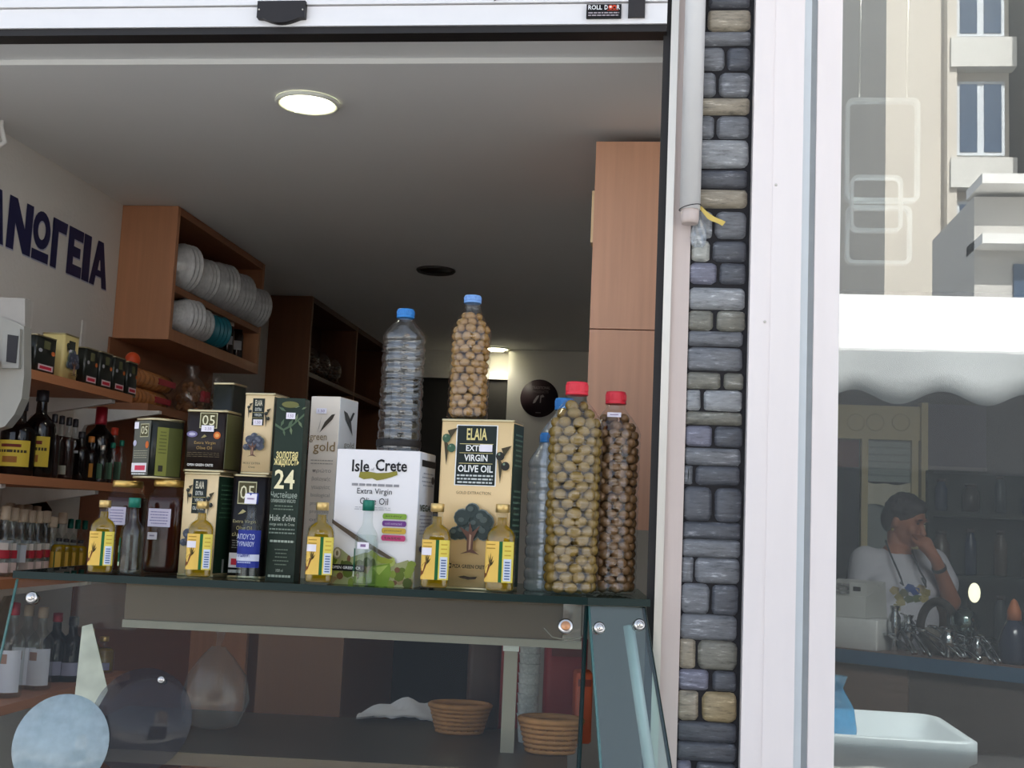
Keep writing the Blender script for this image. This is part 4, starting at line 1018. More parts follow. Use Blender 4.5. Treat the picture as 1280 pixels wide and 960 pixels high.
lp.append(downlight(385, 127, .062, 'lit round recessed lamp in the ceiling near the shopfront'))
lp.append(downlight(621, 435, .060, 'lit round recessed lamp in the ceiling near the back wall'))
downlight(545, 337, .062, 'unlit dark round recessed lamp in the middle of the ceiling', False)
for p in lp:
    ld = bpy.data.lights.new('lamp_light', 'SPOT'); ld.energy = .6 if p.y < 3 else 2.2; ld.color = (1, .97, .82); ld.spot_size = R(150); ld.spot_blend = .8; ld.shadow_soft_size = .05
    lo = bpy.data.objects.new('lamp_light', ld); C.objects.link(lo); lo.location = (p.x, p.y, CEIL-.03)

# --- painted wall lettering
wlt = thing('wall_lettering', 'dark blue painted block letters on the left wall', 'lettering', (WALLX, 2.4, 1.9))
M_navy = mat('navy_wall_paint', (24, 26, 70), .6, var=.1, scale=30); M_out = mat('pale_letter_outline', (170, 172, 190), .7)
yA = atx(8, 270, WALLX).y; yZ = atx(135, 330, WALLX).y
LH = atx(20, 245, WALLX).z-atx(20, 312, WALLX).z; LZ0 = atx(20, 314, WALLX).z
# outlines in letter cells, x 0..1, y 0..1
L_N = [[(0, 0), (.30, 0), (.30, .52), (.68, 0), (1, 0), (1, 1), (.70, 1), (.70, .48), (.32, 1), (0, 1)]]
L_G = [[(.05, 0), (.42, 0), (.42, .76), (.9, .76), (.95, 1), (.05, 1)]]
L_E = [[(.05, 0), (.95, 0), (.95, .24), (.40, .24), (.40, .40), (.82, .40), (.82, .62), (.40, .62), (.40, .77), (.95, .77), (.95, 1), (.05, 1)]]
L_I = [[(.12, 0), (.88, 0), (.88, 1), (.12, 1)]]
L_A = [[(-.02, 0), (.27, 0), (.34, .22), (.66, .22), (.73, 0), (1.02, 0), (.66, 1), (.34, 1)]]
ring = []; n_ = 20
ro_ = [(.5+.46*cos(2*pi*i/n_), .62+.38*sin(2*pi*i/n_)) for i in range(n_+1)]; ri_ = [(.5+.20*cos(2*pi*i/n_), .62+.19*sin(2*pi*i/n_)) for i in range(n_+1)]
L_O = [[ro_[i], ro_[i+1], ri_[i+1], ri_[i]] for i in range(n_)]+[[(.06, 0), (.94, 0), (.94, .20), (.06, .20)]]
def letter(polys, y0, y1, z0, h, hole=None):
    for m_, g, dx in ((M_out, .0, .0006), (M_navy, .0, .0014)):
        mb = MB()
        for pl in polys:
            cx_ = sum(p[0] for p in pl)/len(pl); cy_ = sum(p[1] for p in pl)/len(pl)
            vs = [(WALLX+dx-wlt.location.x, y0+(y1-y0)*p[0]-2.4+(.003 if m_ is M_out else 0), z0+h*p[1]-1.9-(.003 if m_ is M_out else 0)) for p in pl]
            mb.add(vs, [tuple(range(len(vs)))], m_)
        if hole and m_ is M_navy:
            mb.add([(WALLX+dx+.0005-wlt.location.x, y0+(y1-y0)*p[0]-2.4, z0+h*p[1]-1.9) for p in hole], [tuple(range(len(hole)))], M_plaster)
        if m_ is M_out: par = mb.obj('letter', wlt)
        else: mb.obj('letter_face', par)
wd_ = [(L_A, -17, 2), (L_N, 6, 38), (L_O, 38, 62), (L_G, 63, 83), (L_E, 84, 104), (L_I, 104, 114), (L_A, 115, 136)]
for pl, xa, xb in wd_:
    ya = atx(xa, 280, WALLX).y; yb = atx(xb, 330, WALLX).y
    g_ = (yb-ya)*.07; ya += g_; yb -= g_
    letter(pl, ya, yb, LZ0, LH, [(.42, .36), (.58, .36), (.52, .58), (.48, .58)] if pl is L_A else None)
# --- grey plastic device at the left edge
M_grey = mat('pale_grey_plastic', (150, 147, 138), .5, var=.05)
gx = at(20, 460, 2.05)
dv = thing('wall_meter', 'pale grey plastic box with a small dark window at the left edge', 'meter box', (gx.x, 2.05, gx.z))
def lp2(px, py, Y=2.05): p = at(px, py, Y); return (p.x-gx.x, p.z-gx.z)
pts = [lp2(*q) for q in ((-26, 395), (0, 396), (18, 402), (30, 408), (30, 470), (27, 498), (18, 518), (6, 533), (-8, 537), (-26, 537))]
def extr(mb, pts, y0, y1, m_):
    n = len(pts); mb.add([(p[0], y0, p[1]) for p in pts]+[(p[0], y1, p[1]) for p in pts], [tuple(range(n)), tuple(reversed(range(n, 2*n)))]+[(i, i+n, (i+1) % n+n, (i+1) % n) for i in range(n)], m_); return mb
extr(MB(), pts, 0, .026, M_grey).obj('case', dv)
fr = [lp2(6, 415), lp2(28, 412), lp2(26, 461), lp2(5, 461)]
extr(MB(), fr, -.008, .001, mat('grey_bezel', (146, 144, 136), .4)).obj('bezel', dv)
extr(MB(), [lp2(13, 419), lp2(26, 421), lp2(23, 455), lp2(11, 453)], -.0095, -.007, mat('dark_display', (26, 22, 26), .6)).obj('display_window', dv)
extr(MB(), [lp2(-26, 370), lp2(29, 372), lp2(29, 408), lp2(18, 402), lp2(0, 396), lp2(-26, 395)], .006, .026, mat('grey_plastic_top', (156, 150, 142), .5)).obj('cover', dv)
MB().box2((-.20, .02, -.04), (-.03, .05, .05), M_grey).obj('wall_arm', dv)
# white cable in the upper left corner
cb = [atx(2, 125, WALLX+.02), atx(6, 150, WALLX+.03), atx(2, 165, WALLX+.03), atx(7, 178, WALLX+.02), atx(0, 190, WALLX+.02)]
cb = [at(-3, 110, 2.3), at(4, 135, 2.3), at(1, 158, 2.3), at(6, 178, 2.3), at(-4, 184, 2.3)]
tag(MB().tube(cb, .006, mat('white_cable', (226, 224, 220), .5), 8).obj('white_cable'), 'white cable looped at the ceiling in the upper left corner', 'cable')

# --- wall shelves on brackets
M_shelfw = wood('beech_shelf', (178, 116, 78), 'Y', .5); M_brk = mat('white_bracket', (220, 216, 210), .5)
SW = .23
def wall_shelf(y0, y1, z, label, brs):
    t = thing('wall_shelf', label, 'shelf', (WALLX, (y0+y1)/2, z), 0, 'wall shelves on white brackets'); ym = (y0+y1)/2
    MB().box2((.001, y0-ym, -.018), (SW, y1-ym, 0), M_shelfw).obj('board', t)
    for y in brs:
        b = MB(); v = [(.004, -.0185), (SW*.95, -.0185), (SW*.95, -.026), (.03, -.06), (.012, -.10), (.004, -.10)]
        n = len(v); b.add([(p[0], y-ym-.008, p[1]) for p in v]+[(p[0], y-ym+.008, p[1]) for p in v], [tuple(reversed(range(n))), tuple(range(n, 2*n))]+[(i, (i+1) % n, (i+1) % n+n, i+n) for i in range(n)], M_brk)
        b.obj('bracket', t)
        MB().box2((.0005, y-ym-.010, -.14), (.004, y-ym+.010, .20 if z == ZS1 else .10), M_brk).obj('upright', t)
    return t
XS = WALLX+SW
def sy(px, py): return atx(px, py, XS).y
ZS1 = atx(100, 477, XS).z; ZS2 = atx(60, 597, XS).z; ZS3 = atx(10, 724, XS).z; ZS4 = ZS3-.235
yb1 = atx(97, 475, XS).y; yb2 = atx(160, 492, XS).y
wall_shelf(1.97, atx(166, 493, XS).y, ZS1, 'upper wall shelf carrying small dark oil tins', (atx(38, 375, WALLX).y, atx(104, 405, WALLX).y))
wall_shelf(1.97, 2.72, ZS2, 'wall shelf carrying liqueur bottles with yellow labels', (2.12, 2.5))
wall_shelf(1.97, 2.72, ZS3, 'wall shelf carrying clear miniatures just behind the glass case', (2.12, 2.5))
wall_shelf(1.97, 2.72, ZS4, 'lowest wall shelf seen through the glass case', (2.12, 2.5))

# --- small tins on the upper shelf: (pixel of front left, front right, top, colour)
def shelf_tin(pl, pr, pt, kind, label, dx=0.0):
    xf = XS-.015-dx
    a = atx(pl, pt, xf); b = atx(pr, pt, xf); wd = abs(b.y-a.y); h = max(.05, ((a.z+b.z)/2-ZS1))
    t = thing('small_oil_tin', label, 'tin', (xf, (a.y+b.y)/2, ZS1), R(90), 'small tins on the upper wall shelf')
    m_ = {'k': mat('black_green_tin', (30, 34, 30), .3, var=.1, coat=.3), 'c': mat('yellow_cream_tin', (214, 194, 130), .4, var=.05)}[kind]
    dp_ = .05
    MB().prism(rrect(wd-.002, dp_, .006, 4, 0, dp_/2), .001, h-.001, m_, True).obj('body', t)
    for z in (0, h-.003): MB().prism(rrect(wd-.001, dp_+.001, .0065, 4, 0, dp_/2), z, z+.003, M_rim, True).obj('rim', t)
    F = Print((-wd/2, -.0002, 0), (1, 0, 0), (0, 0, 1), wd, h)
    if kind == 'k':
        F.rect(.35, .66, .65, .88, ink((96, 96, 66))); F.rect(.15, .09, .85, .24, ink((216, 190, 190))).rect(.22, .12, .78, .2, ink((196, 44, 66))); F.ell(.2, .6, .09, .05, ink((170, 170, 176))).ell(.8, .58, .09, .06, ink((206, 110, 60)))
    else:
        F.rect(.3, .6, .7, .86, ink((60, 62, 56))).rect(.32, .58, .68, .67, M_price); olives_print(F, .25, .72, 1.3, True); tree_print(F, .5, .34, 1.6, True); F.lines(.25, .75, .08, .16, 2, ink((120, 100, 60)), .5, .2)
    F.mb.obj('front_print', t)
for pl, pr, pt, k, lb in ((22, 41, 417, 'k', 'small dark oil tin half hidden behind the grey box on the upper shelf'), (46, 73, 421, 'k', 'dark oil tin with red and orange marks left of the cream tin'), (81, 101, 419, 'c', 'slender cream tin with a tree among dark tins on the upper shelf'),
                          (108, 125, 436, 'k', 'dark oil tin just right of the slender cream tin'), (127, 143, 441, 'k', 'dark oil tin third from the right on the upper shelf'), (144, 159, 447, 'k', 'dark oil tin second from the right on the upper shelf'), (161, 174, 453, 'k', 'dark oil tin at the right end of the upper shelf')):
    shelf_tin(pl, pr, pt, k, lb)
# --- bottles on the second shelf
M_liq = liquid('dark_liqueur', (58, 22, 14), .8); M_darkglass = thin_glass('dark_glass', (.25, .22, .2), .0, 0, .1, (.05, .04, .04))
def shelf_bottle(px, pt, z, xin, r_, liq, glass, cap, label, group, name='liqueur_bottle', lab=None, neck=.36, capl=.14, sh=.55, pb=None):
    x = XS-xin; c = atx(px, pb or (pt+60), x); c.z = z
    H = at(px, pt, c.y).z-z
    t = thing(name, label, 'bottle', c, 0, group)
    prof = [(r_*.9, 0), (r_, .005), (r_, H*sh), (r_*.96, H*(sh+.05)), (r_*.7, H*(sh+.11)), (r_*neck, H*(sh+.18)), (r_*neck*.9, H*(1-capl)), (r_*neck*.95, H*.97)]
    MB().lathe(prof, glass, 18).obj('glass', t)
    if liq: MB().lathe([(q*.9, zz+.002) for q, zz in prof[:5]]+[(0, H*(sh+.13))], liq, 16).obj('liquid', t)
    MB().lathe([(r_*neck*1.05, H*(1-capl)), (r_*neck*1.12, H*(1-capl*.9)), (r_*neck*1.08, H*.99), (0, H)], cap, 14).obj('cap', t)
    if lab:
        mb = MB()
        for a0, a1, f0, f1, rgb in lab: wrap_band(mb, r_, 0, a0, a1, H*f0, H*f1, ink(rgb), .0006+.0003*len(mb.v)/400, 12)
        mb.obj('label', t)
    return t
blackcap = mat('black_cap', (26, 24, 30), .4); M_redcap = mat('red_foil', (160, 28, 44), .35, metal=.3)
yl = [(-150, -20, .12, .46, (206, 178, 62)), (-140, -30, .30, .335, (60, 50, 30)), (-120, -50, .37, .41, (110, 40, 30)), (-110, -60, .17, .25, (150, 96, 40))]
shelf_bottle(22, 500, ZS2, .06, .034, M_liq, M_darkglass, blackcap, 'liqueur bottle with yellow label next to the left edge', 'liqueur bottles with yellow labels', lab=yl)
shelf_bottle(49, 487, ZS2, .05, .031, M_liq, M_darkglass, blackcap, 'taller liqueur bottle with yellow label, second from the left edge', 'liqueur bottles with yellow labels', lab=yl)
for i, px in enumerate((64, 73, 82, 90)):
    shelf_bottle(px, 517+i*2, ZS2, .035+.03*(i % 2), .015, M_liq, M_clear, blackcap, ['first', 'second', 'third', 'fourth'][i]+' black capped miniature right of the yellow labels', 'black capped miniatures on the second shelf', 'small_liqueur_bottle', lab=[(-130, -60, .08, .22, (150, 150, 136))] if i % 2 == 0 else [(-150, -40, .1, .5, (40, 78, 48))])
shelf_bottle(98, 539, ZS2, .045, .019, M_liq, M_darkglass, blackcap, 'short dark bottle left of the red capped bottle', 'dark bottles by the red capped bottle', 'small_liqueur_bottle', lab=[(-140, -80, .55, .6, (190, 190, 190))])
shelf_bottle(110, 545, ZS2, .05, .017, M_liq, M_darkglass, mat('orange_cap', (190, 120, 50), .4), 'small bottle with amber label in front of the red capped bottle', 'dark bottles by the red capped bottle', 'small_liqueur_bottle', lab=[(-140, -40, .1, .4, (176, 120, 44))])
shelf_bottle(123, 508, ZS2, .07, .033, liquid('black_wine', (20, 16, 24), .9), M_darkglass, M_redcap, 'dark wine bottle with red foil cap on the second shelf', None, 'wine_bottle', capl=.24, lab=[(-130, -60, .06, .3, (52, 50, 54))])
for i, px in enumerate((124, 137, 148)):
    shelf_bottle(px, 556-i*3, ZS2, .03, .014, None, M_clear, M_gcap if i else M_alu, ['leftmost', 'middle', 'rightmost'][i]+' small clear bottle under the red capped bottle', 'small clear bottles on the second shelf', 'small_clear_bottle', lab=[(-150, -60, .1, .5, (70, 100, 80))])
shelf_bottle(139, 534, ZS2, .12, .022, liquid('orange_liqueur', (170, 50, 20), .7), M_clear, mat('orange_red_cap', (200, 60, 36), .4), 'orange red bottle at the right end of the second shelf', None, 'orange_bottle')
# --- third shelf: clear miniatures
M_cork = mat('pale_cap', (168, 150, 128), .5, var=.1)
rw = [(-160, -20, .06, .2, (196, 176, 170)), (-160, -20, .26, .38, (160, 40, 52)), (-150, -30, .38, .48, (190, 180, 172))]
bw_ = [(-160, -20, .2, .46, (176, 180, 188))]
for i, (px, pt, xin, lb) in enumerate(((3, 632, .05, rw), (13, 634, .05, rw), (24, 636, .05, bw_), (34, 637, .05, rw), (44, 638, .05, rw), (54, 638, .06, rw), (8, 628, .13, bw_), (19, 630, .13, rw), (30, 630, .13, bw_), (41, 632, .13, bw_), (62, 645, .05, None), (74, 640, .06, None))):
    shelf_bottle(px, pt, ZS3, xin, .0175, None, M_clear, M_cork, 'clear miniature with pale cap, number %s from the left in the %s row' % (['one','two','three','four','five','six','one','two','three','four','seven','eight'][i], 'front' if xin < .1 else 'back'), 'clear miniatures on the third shelf', 'clear_miniature', lab=lb, neck=.5, capl=.2, sh=.48)
for i, px in enumerate((69, 78, 87, 96)):
    shelf_bottle(px, 672+i, ZS3, .03, .0155, M_oil, M_btl, blackcap, ['first', 'second', 'third', 'fourth'][i]+' oil miniature in the row left of the case goods', 'oil miniatures on the third shelf', 'oil_miniature', lab=[(-140, -40, .08, .62, (196, 158, 66)), (-92, -82, .08, .62, (60, 90, 50))], capl=.1, sh=.68)
for i, px in enumerate((66, 84, 93, 102)):
    shelf_bottle(px, 647+i, ZS3, .13, .016, None, M_clear, M_gcap, ['first', 'second', 'third', 'fourth'][i]+' green capped miniature at the back of the third shelf', 'green capped miniatures', 'green_capped_miniature', capl=.2)
shelf_bottle(45, 612, ZS3, .18, .03, M_liq, M_darkglass, blackcap, 'dark bottle standing behind the clear miniatures on the third shelf', None, 'dark_bottle', sh=.7)
# --- lowest shelf, seen through the case: bottles with white labels
for i, (px, pt) in enumerate(((14, 752), (32, 755), (50, 758), (68, 765), (88, 770), (108, 785), (126, 795))):
    shelf_bottle(px, pt, ZS4, .05+.03*(i % 2), .026, [None, None, None, M_liq, M_liq, M_oil, M_oil][i], M_clear if i < 3 else M_darkglass if i < 5 else M_btl, [M_redcap, M_cork, M_cork, M_redcap, blackcap, M_goldcap, M_goldcap][i],
                 ['clear', 'clear', 'clear', 'dark', 'dark', 'golden', 'golden'][i]+' bottle number '+['one', 'two', 'three', 'four', 'five', 'six', 'seven'][i]+' on the lowest shelf behind the case', 'bottles on the lowest shelf', 'spirit_bottle',
                 lab=[(-165, -15, .06, .5, (206, 208, 220)), (-110, -75, .36, .46, (160, 128, 116))] if i < 3 else [(-150, -30, .1, .3, (150, 150, 176))])

# --- bookcase with bowls
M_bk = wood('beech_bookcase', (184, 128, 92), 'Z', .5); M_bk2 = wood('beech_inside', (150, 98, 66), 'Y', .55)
BX1 = WALLX+.155
yk0 = atx(153, 262, WALLX).y; yk1 = atx(331, 340, BX1).y
zk0 = atx(137, 443, WALLX).z; zmid = atx(300, 395, BX1).z
# middle and bottom boards from the front edge seen at (212,370) and (213,421)
zmid = atx(222, 358, BX1).z; zbot = atx(212, 410, BX1).z
bc = thing('bookcase', 'beech wood wall cabinet with open shelves of plastic bowls', 'cabinet', (WALLX, yk0, zbot-.03))
o_ = (WALLX, yk0, zbot-.03)
def kb(lo, hi, m_, nm, par=bc, o=o_): return MB().box2([a-b for a, b in zip(lo, o)], [a-b for a, b in zip(hi, o)], m_).obj(nm, par)
kb((WALLX+.001, yk0, zbot-.03), (BX1, yk0+.018, CEIL-.002), M_bk, 'side_panel')
kb((WALLX+.001, yk1-.018, zbot-.03), (BX1, yk1, CEIL-.002), M_bk, 'side_panel')
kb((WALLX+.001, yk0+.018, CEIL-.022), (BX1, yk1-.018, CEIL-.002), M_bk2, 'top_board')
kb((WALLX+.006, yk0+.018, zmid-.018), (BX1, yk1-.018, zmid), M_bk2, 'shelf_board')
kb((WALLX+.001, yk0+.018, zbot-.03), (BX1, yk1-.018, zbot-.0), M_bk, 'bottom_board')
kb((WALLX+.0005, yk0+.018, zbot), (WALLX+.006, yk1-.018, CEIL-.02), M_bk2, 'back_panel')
# lower recess with the snack shelf
sn = thing('snack_shelf', 'wooden shelf recess under the cabinet holding packets', 'shelf', (WALLX, yk0, ZS1-.02))
o2 = (WALLX, yk0, ZS1-.02)
kb((WALLX+.001, yk0-.16, ZS1-.02), (BX1+.03, yk1+.1, ZS1), M_bk2, 'board', sn, o2)
kb((WALLX+.0005, yk0-.1, .2), (WALLX+.004, yk1, ZS1-.02), wood('brown_back', (140, 84, 54), 'Y'), 'lower_back_panel', sn, o2)
kb((WALLX+.0005, yk0-.02, ZS1), (WALLX+.006, yk1, zbot-.03), M_bk2, 'back_panel', sn, o2)
kb((WALLX+.001, yk1-.02, .2), (BX1+.03, yk1, ZS1-.02), M_bk, 'side_panel', sn, o2)
# bowls: nested stacks lying on their sides, axis along the shelf
M_bowl = thin_glass('translucent_bowl', (.9, .9, .9), .03, .3, .8, (.92, .92, .92)); M_teal = mat('teal_plastic', (30, 118, 134), .45, var=.06)
def bowl_stack(y, z, r_, n, label, m_, tilt, grp):
    Mz = Matrix.Rotation(R(-28)+tilt, 4, 'Z'); base = Vector((BX1-.0-r_*.8, y, z+r_*1.001))
    for i in range(n):
        P = [(r_*.45, .0), (r_*.62, .004), (r_*.8, .03), (r_*.92, .05), (r_, .052), (r_, .055), (r_*.9, .053), (r_*.78, .032), (r_*.6, .007), (0, .004)]
        MB().lathe(P, m_, 24, cap=False).obj('plastic_bowl', None, base+Mz @ Vector((0, i*.014, 0)), (Mz @ Matrix.Rotation(R(-90), 4, 'X')).to_euler()); tag(C.objects[-1], ['outermost', 'second', 'third', 'innermost'][i]+' bowl of the '+label, 'bowl', grp)
zt1 = zmid
ys_ = yk1-yk0
specs = [(.02, .066, 3, 'translucent stack nearest the front on the top shelf'), (.13, .060, 3, 'second translucent stack on the top shelf'), (.25, .070, 4, 'middle translucent stack on the top shelf'), (.37, .070, 4, 'fourth translucent stack on the top shelf'), (.50, .062, 4, 'translucent stack at the far end of the top shelf')]
for dy, r_, n, lb in specs: bowl_stack(yk0+.03+dy*ys_/.62, zmid, r_, n, lb, M_bowl, 0, 'bowl stacks on the top shelf')
for i, (dy, r_, n, lb, m_) in enumerate(((.03, .05, 4, 'white stack on the lower cabinet shelf', M_bowl), (.11, .045, 3, 'smaller white stack beside the teal bowls', M_bowl), (.20, .045, 4, 'teal plastic stack on the lower cabinet shelf', M_teal))):
    bowl_stack(yk0+.03+dy*ys_/.62, zbot, r_, n, lb, m_, 0, 'bowl stacks on the lower shelf')
M_darkjar = mat('dark_preserve', (34, 18, 16), .15, var=.2, spec=.7)
for i, px in enumerate((262, 272, 283, 295)):
    p = atx(px, 430, BX1-.03-.02*(i % 2)); H = at(px, 392+i*5, p.y).z-zbot
    t = thing('preserve_jar', ['first', 'second', 'third', 'fourth'][i]+' dark preserve jar from the teal bowls', 'jar', (p.x, p.y, zbot), 0, 'dark preserve jars in the cabinet'); r_ = .022
    MB().lathe([(r_*.9, 0), (r_, .004), (r_, H*.72), (r_*.8, H*.82), (r_*.78, H*.88)], M_darkjar, 18).obj('glass', t)
    MB().lathe([(r_*.82, H*.86), (r_*.85, H*.88), (r_*.85, H*.99), (0, H)], blackcap if i % 2 else M_alu, 16).obj('lid', t)
    mb = MB(); wrap_band(mb, r_, 0, -100, -20, H*.3, H*.55, ink((176, 176, 180)), .0006); mb.obj('label', t)
# packets of rusks on the snack shelf
M_rusk = mat('rusk_ring', (196, 128, 66), .8, var=.25, scale=60, bump=.4); M_film = thin_glass('packet_film', (.97, .95, .93), .04, .12, .04)
def rusk_pack(px, py, px2, r_, z, label):
    a = atx(px, py, BX1+.0); b = atx(px2, py, BX1+.0)
    t = thing('rusk_packet', label, 'packet', (BX1-.045, a.y, z), 0, 'packets of ring rusks'); L_ = b.y-a.y; n = 9
    for i in range(n):
        mb = MB(); seg, sg2 = 14, 6; vs = []
        for j in range(seg):
            A_ = 2*pi*j/seg
            for k in range(sg2): B_ = 2*pi*k/sg2; q = r_*.72+r_*.28*cos(B_); vs.append((q*cos(A_), L_/n*.5*sin(B_), q*sin(A_)))
        mb.add(vs, [(j*sg2+k, ((j+1) % seg)*sg2+k, ((j+1) % seg)*sg2+(k+1) % sg2, j*sg2+(k+1) % sg2) for j in range(seg) for k in range(sg2)], M_rusk, True).obj('rusk', t, (0, (i+.5)*L_/n, r_))
    MB().lathe([(r_*.2, -.02), (r_*.8, -.008), (r_*1.04, 0), (r_*1.04, L_), (r_*.8, L_+.01), (r_*.25, L_+.035)], M_film, 18, cap=False).obj('clear_film', t, (0, 0, r_), (R(-90), 0, 0))
    MB().box2((r_*.9, L_*.62, r_*.7), (r_*1.06, L_*1.05, r_*1.35), ink((176, 58, 66))).obj('red_label', t)
rusk_pack(176, 480, 222, .024, ZS1, 'lower packet of ring rusks in clear film'); rusk_pack(178, 458, 228, .024, ZS1+.049, 'upper packet of ring rusks resting on the lower one')
tag(MB().ball(tuple(atx(166, 447, BX1-.02)+Vector((0, 0, -.006))), (.018, .022, .02), mat('orange_fruit', (210, 74, 30), .5), 12, 8).obj('orange_wrapper'), 'orange ball shaped wrapper beside the rusk packets', 'wrapper')
def bag(px, py, z, rx, ry, rz_, label, rgb, seed, lab=(170, 50, 60), X=None, grp='clear bags of dried goods', nm='snack_bag'):
    p = atx(px, py, X or BX1-.03); rg = random.Random(seed); p.z = z
    t = thing(nm, label, 'bag', p, 0, grp)
    f = MB(); seg, rn = 16, 9; vs = []
    for j in range(rn+1):
        v = j/rn; w_ = (sin(pi*min(1, v*1.15+.08))**.6 if v < .8 else .35+(.95-v)*.9)
        w_ = max(.14, w_)
        for i in range(seg): a_ = 2*pi*i/seg; q = 1+rg.uniform(-.12, .12); vs.append((rx*w_*q*cos(a_), ry*w_*q*sin(a_), rz_*v+(.004*rg.uniform(-1, 1) if 0 < j else 0)))
    f.add(vs, [(j*seg+i, j*seg+(i+1) % seg, (j+1)*seg+(i+1) % seg, (j+1)*seg+i) for j in range(rn) for i in range(seg)]+[tuple(reversed(range(seg)))], M_film, True).obj('clear_film', t)
    c_ = MB(); mt = mat('bag_goods_%d%d%d' % rgb, rgb, .8, var=.4, scale=50)
    for i in range(60):
        v = rg.uniform(.06, .62); a_ = rg.uniform(0, 2*pi); k = rg.uniform(.3, .82); w_ = sin(pi*min(1, v*1.15+.08))**.6
        c_.ball((rx*w_*k*cos(a_), ry*w_*k*sin(a_), rz_*v), (rx*.2, ry*.14, rz_*.06), mt, 6, 4)
    go = c_.obj('goods', t); go['kind'] = 'stuff'
    MB().box2((rx*.7, -ry*.35, rz_*.3), (rx*.95, ry*.35, rz_*.5), ink(lab)).obj('red_label', t)
bag(240, 480, ZS1, .05, .06, .15, 'clear bag of dried goods right of the rusk packets', (150, 100, 60), 1)
bag(268, 486, ZS1, .05, .055, .14, 'clear bag with red print at the right end of the snack shelf', (140, 110, 80), 2)
# second cabinet further back
BX2 = WALLX+.16
y20 = atz(335, 383, CEIL).y; y20 = 1500/ (640-0) and atx(337, 383, WALLX).y; y21 = BACKY-.02
zb2 = 1.56
bc2 = thing('dark_bookcase', 'darker wooden cabinet with two compartments further back', 'cabinet', (WALLX, y20, zb2))
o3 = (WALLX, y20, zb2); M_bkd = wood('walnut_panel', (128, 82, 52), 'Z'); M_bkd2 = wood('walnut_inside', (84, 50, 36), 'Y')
kb((WALLX+.001, y20, zb2), (BX2, y20+.018, CEIL-.002), M_bkd, 'side_panel', bc2, o3)
ym2 = y20+(y21-y20)*.52
kb((WALLX+.001, ym2, zb2), (BX2, ym2+.018, CEIL-.002), M_bkd, 'divider', bc2, o3)
kb((WALLX+.001, y21-.018, zb2), (BX2, y21, CEIL-.002), M_bkd, 'side_panel', bc2, o3)
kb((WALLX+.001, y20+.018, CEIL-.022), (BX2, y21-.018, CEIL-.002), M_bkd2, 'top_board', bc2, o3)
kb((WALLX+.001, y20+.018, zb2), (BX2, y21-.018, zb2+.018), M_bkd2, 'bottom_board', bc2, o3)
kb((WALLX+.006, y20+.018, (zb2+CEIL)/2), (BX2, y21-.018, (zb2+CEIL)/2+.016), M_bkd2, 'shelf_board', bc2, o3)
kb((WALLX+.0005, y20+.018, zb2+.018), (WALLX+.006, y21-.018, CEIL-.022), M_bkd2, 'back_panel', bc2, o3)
zsh = (zb2+CEIL)/2+.016
for i, (yy, lb) in enumerate(((.25, 'first'), (.5, 'second'), (.75, 'third'))):
    yv = y20+(ym2-y20)*yy; p = Vector((BX2-.06, yv, zsh))
    px_ = None
    t = None
    rg = random.Random(20+i)
    tt = thing('dried_goods_bag', lb+' dark bag of dried goods in the front compartment of the dark cabinet', 'bag', p, 0, 'bags in the dark cabinet')
    f = MB(); f.ball((0, 0, .06), (.05, .055, .062), M_film, 12, 8); f.obj('clear_film', tt)
    g = MB()
    for k in range(40): g.ball((rg.uniform(-.033, .033), rg.uniform(-.035, .035), rg.uniform(.015, .085)), (.010, .012, .006), mat('dark_goods', (96, 60, 40), .8, var=.4), 6, 4)
    g.obj('goods', tt)['kind'] = 'stuff'
# long shelf below with big bags in front of the dark cabinet
lsh = thing('side_counter', 'dark wooden side counter along the left wall', 'counter', (WALLX, (yk1+BACKY)/2, 0))
MB().box2((.001, -(BACKY-yk1)/2+.12, 1.50), (.30, (BACKY-yk1)/2-.02, 1.53), M_bkd2).obj('worktop', lsh)
MB().box2((.001, -(BACKY-yk1)/2+.14, 0), (.26, (BACKY-yk1)/2-.03, 1.5), M_bkd).obj('body', lsh)
yq = yk1+.16
for i, (px, py, h, lb) in enumerate(((338, 470, .17, 'large clear bag of dried herbs in front of the dark cabinet'), (368, 478, .14, 'second clear bag of dried herbs in front of the dark cabinet'), (398, 480, .16, 'third clear bag of dried herbs in front of the dark cabinet'))):
    bag(px, py, 1.531, .06, .07, h, lb, (120, 92, 50), 30+i, (150, 50, 44), WALLX+.2, 'bags on the side counter', 'herb_bag')
tag(MB().prism(rrect(.10, .22, .02), 0, .035, mat('black_tray', (34, 32, 38), .3)).obj('black_tray', None, tuple(Vector((WALLX+.12, yk1+.2, 1.5315)))), 'black plastic tray beside the herb bags', 'tray')

# --- wooden tall cabinet at the right
ycb = 2.35
pa = at(748, 177, ycb); pbm = at(738, 411, ycb)
tc_ = thing('tall_cabinet', 'tall plain beech cabinet with two doors beside the right jamb', 'cabinet', ((pa.x+.03)/2, ycb, 0)); oc = ((pa.x+.03)/2, ycb, 0)
xl = pa.x-.004; ztop_ = at(780, 177, ycb).z; zsm = at(780, 412, ycb).z
M_bch = wood('beech_cabinet_door', (214, 162, 130), 'Z', .45)
kb((xl+.004, ycb+.018, 1.352), (.04, ycb+.5, ztop_), wood('beech_cabinet_body', (180, 122, 90), 'Z'), 'body', tc_, oc)
d1 = kb((xl, ycb, zsm+.0012), (.038, ycb+.017, ztop_), M_bch, 'door', tc_, oc)
d2 = kb((xl, ycb, 1.352), (.038, ycb+.017, zsm-.0012), M_bch, 'door', tc_, oc)
kb((xl-.006, ycb+.02, at(744, 300, ycb).z), (xl-.0005, ycb+.06, at(746, 235, ycb).z), M_cream2, 'edge_handle', tc_, oc)

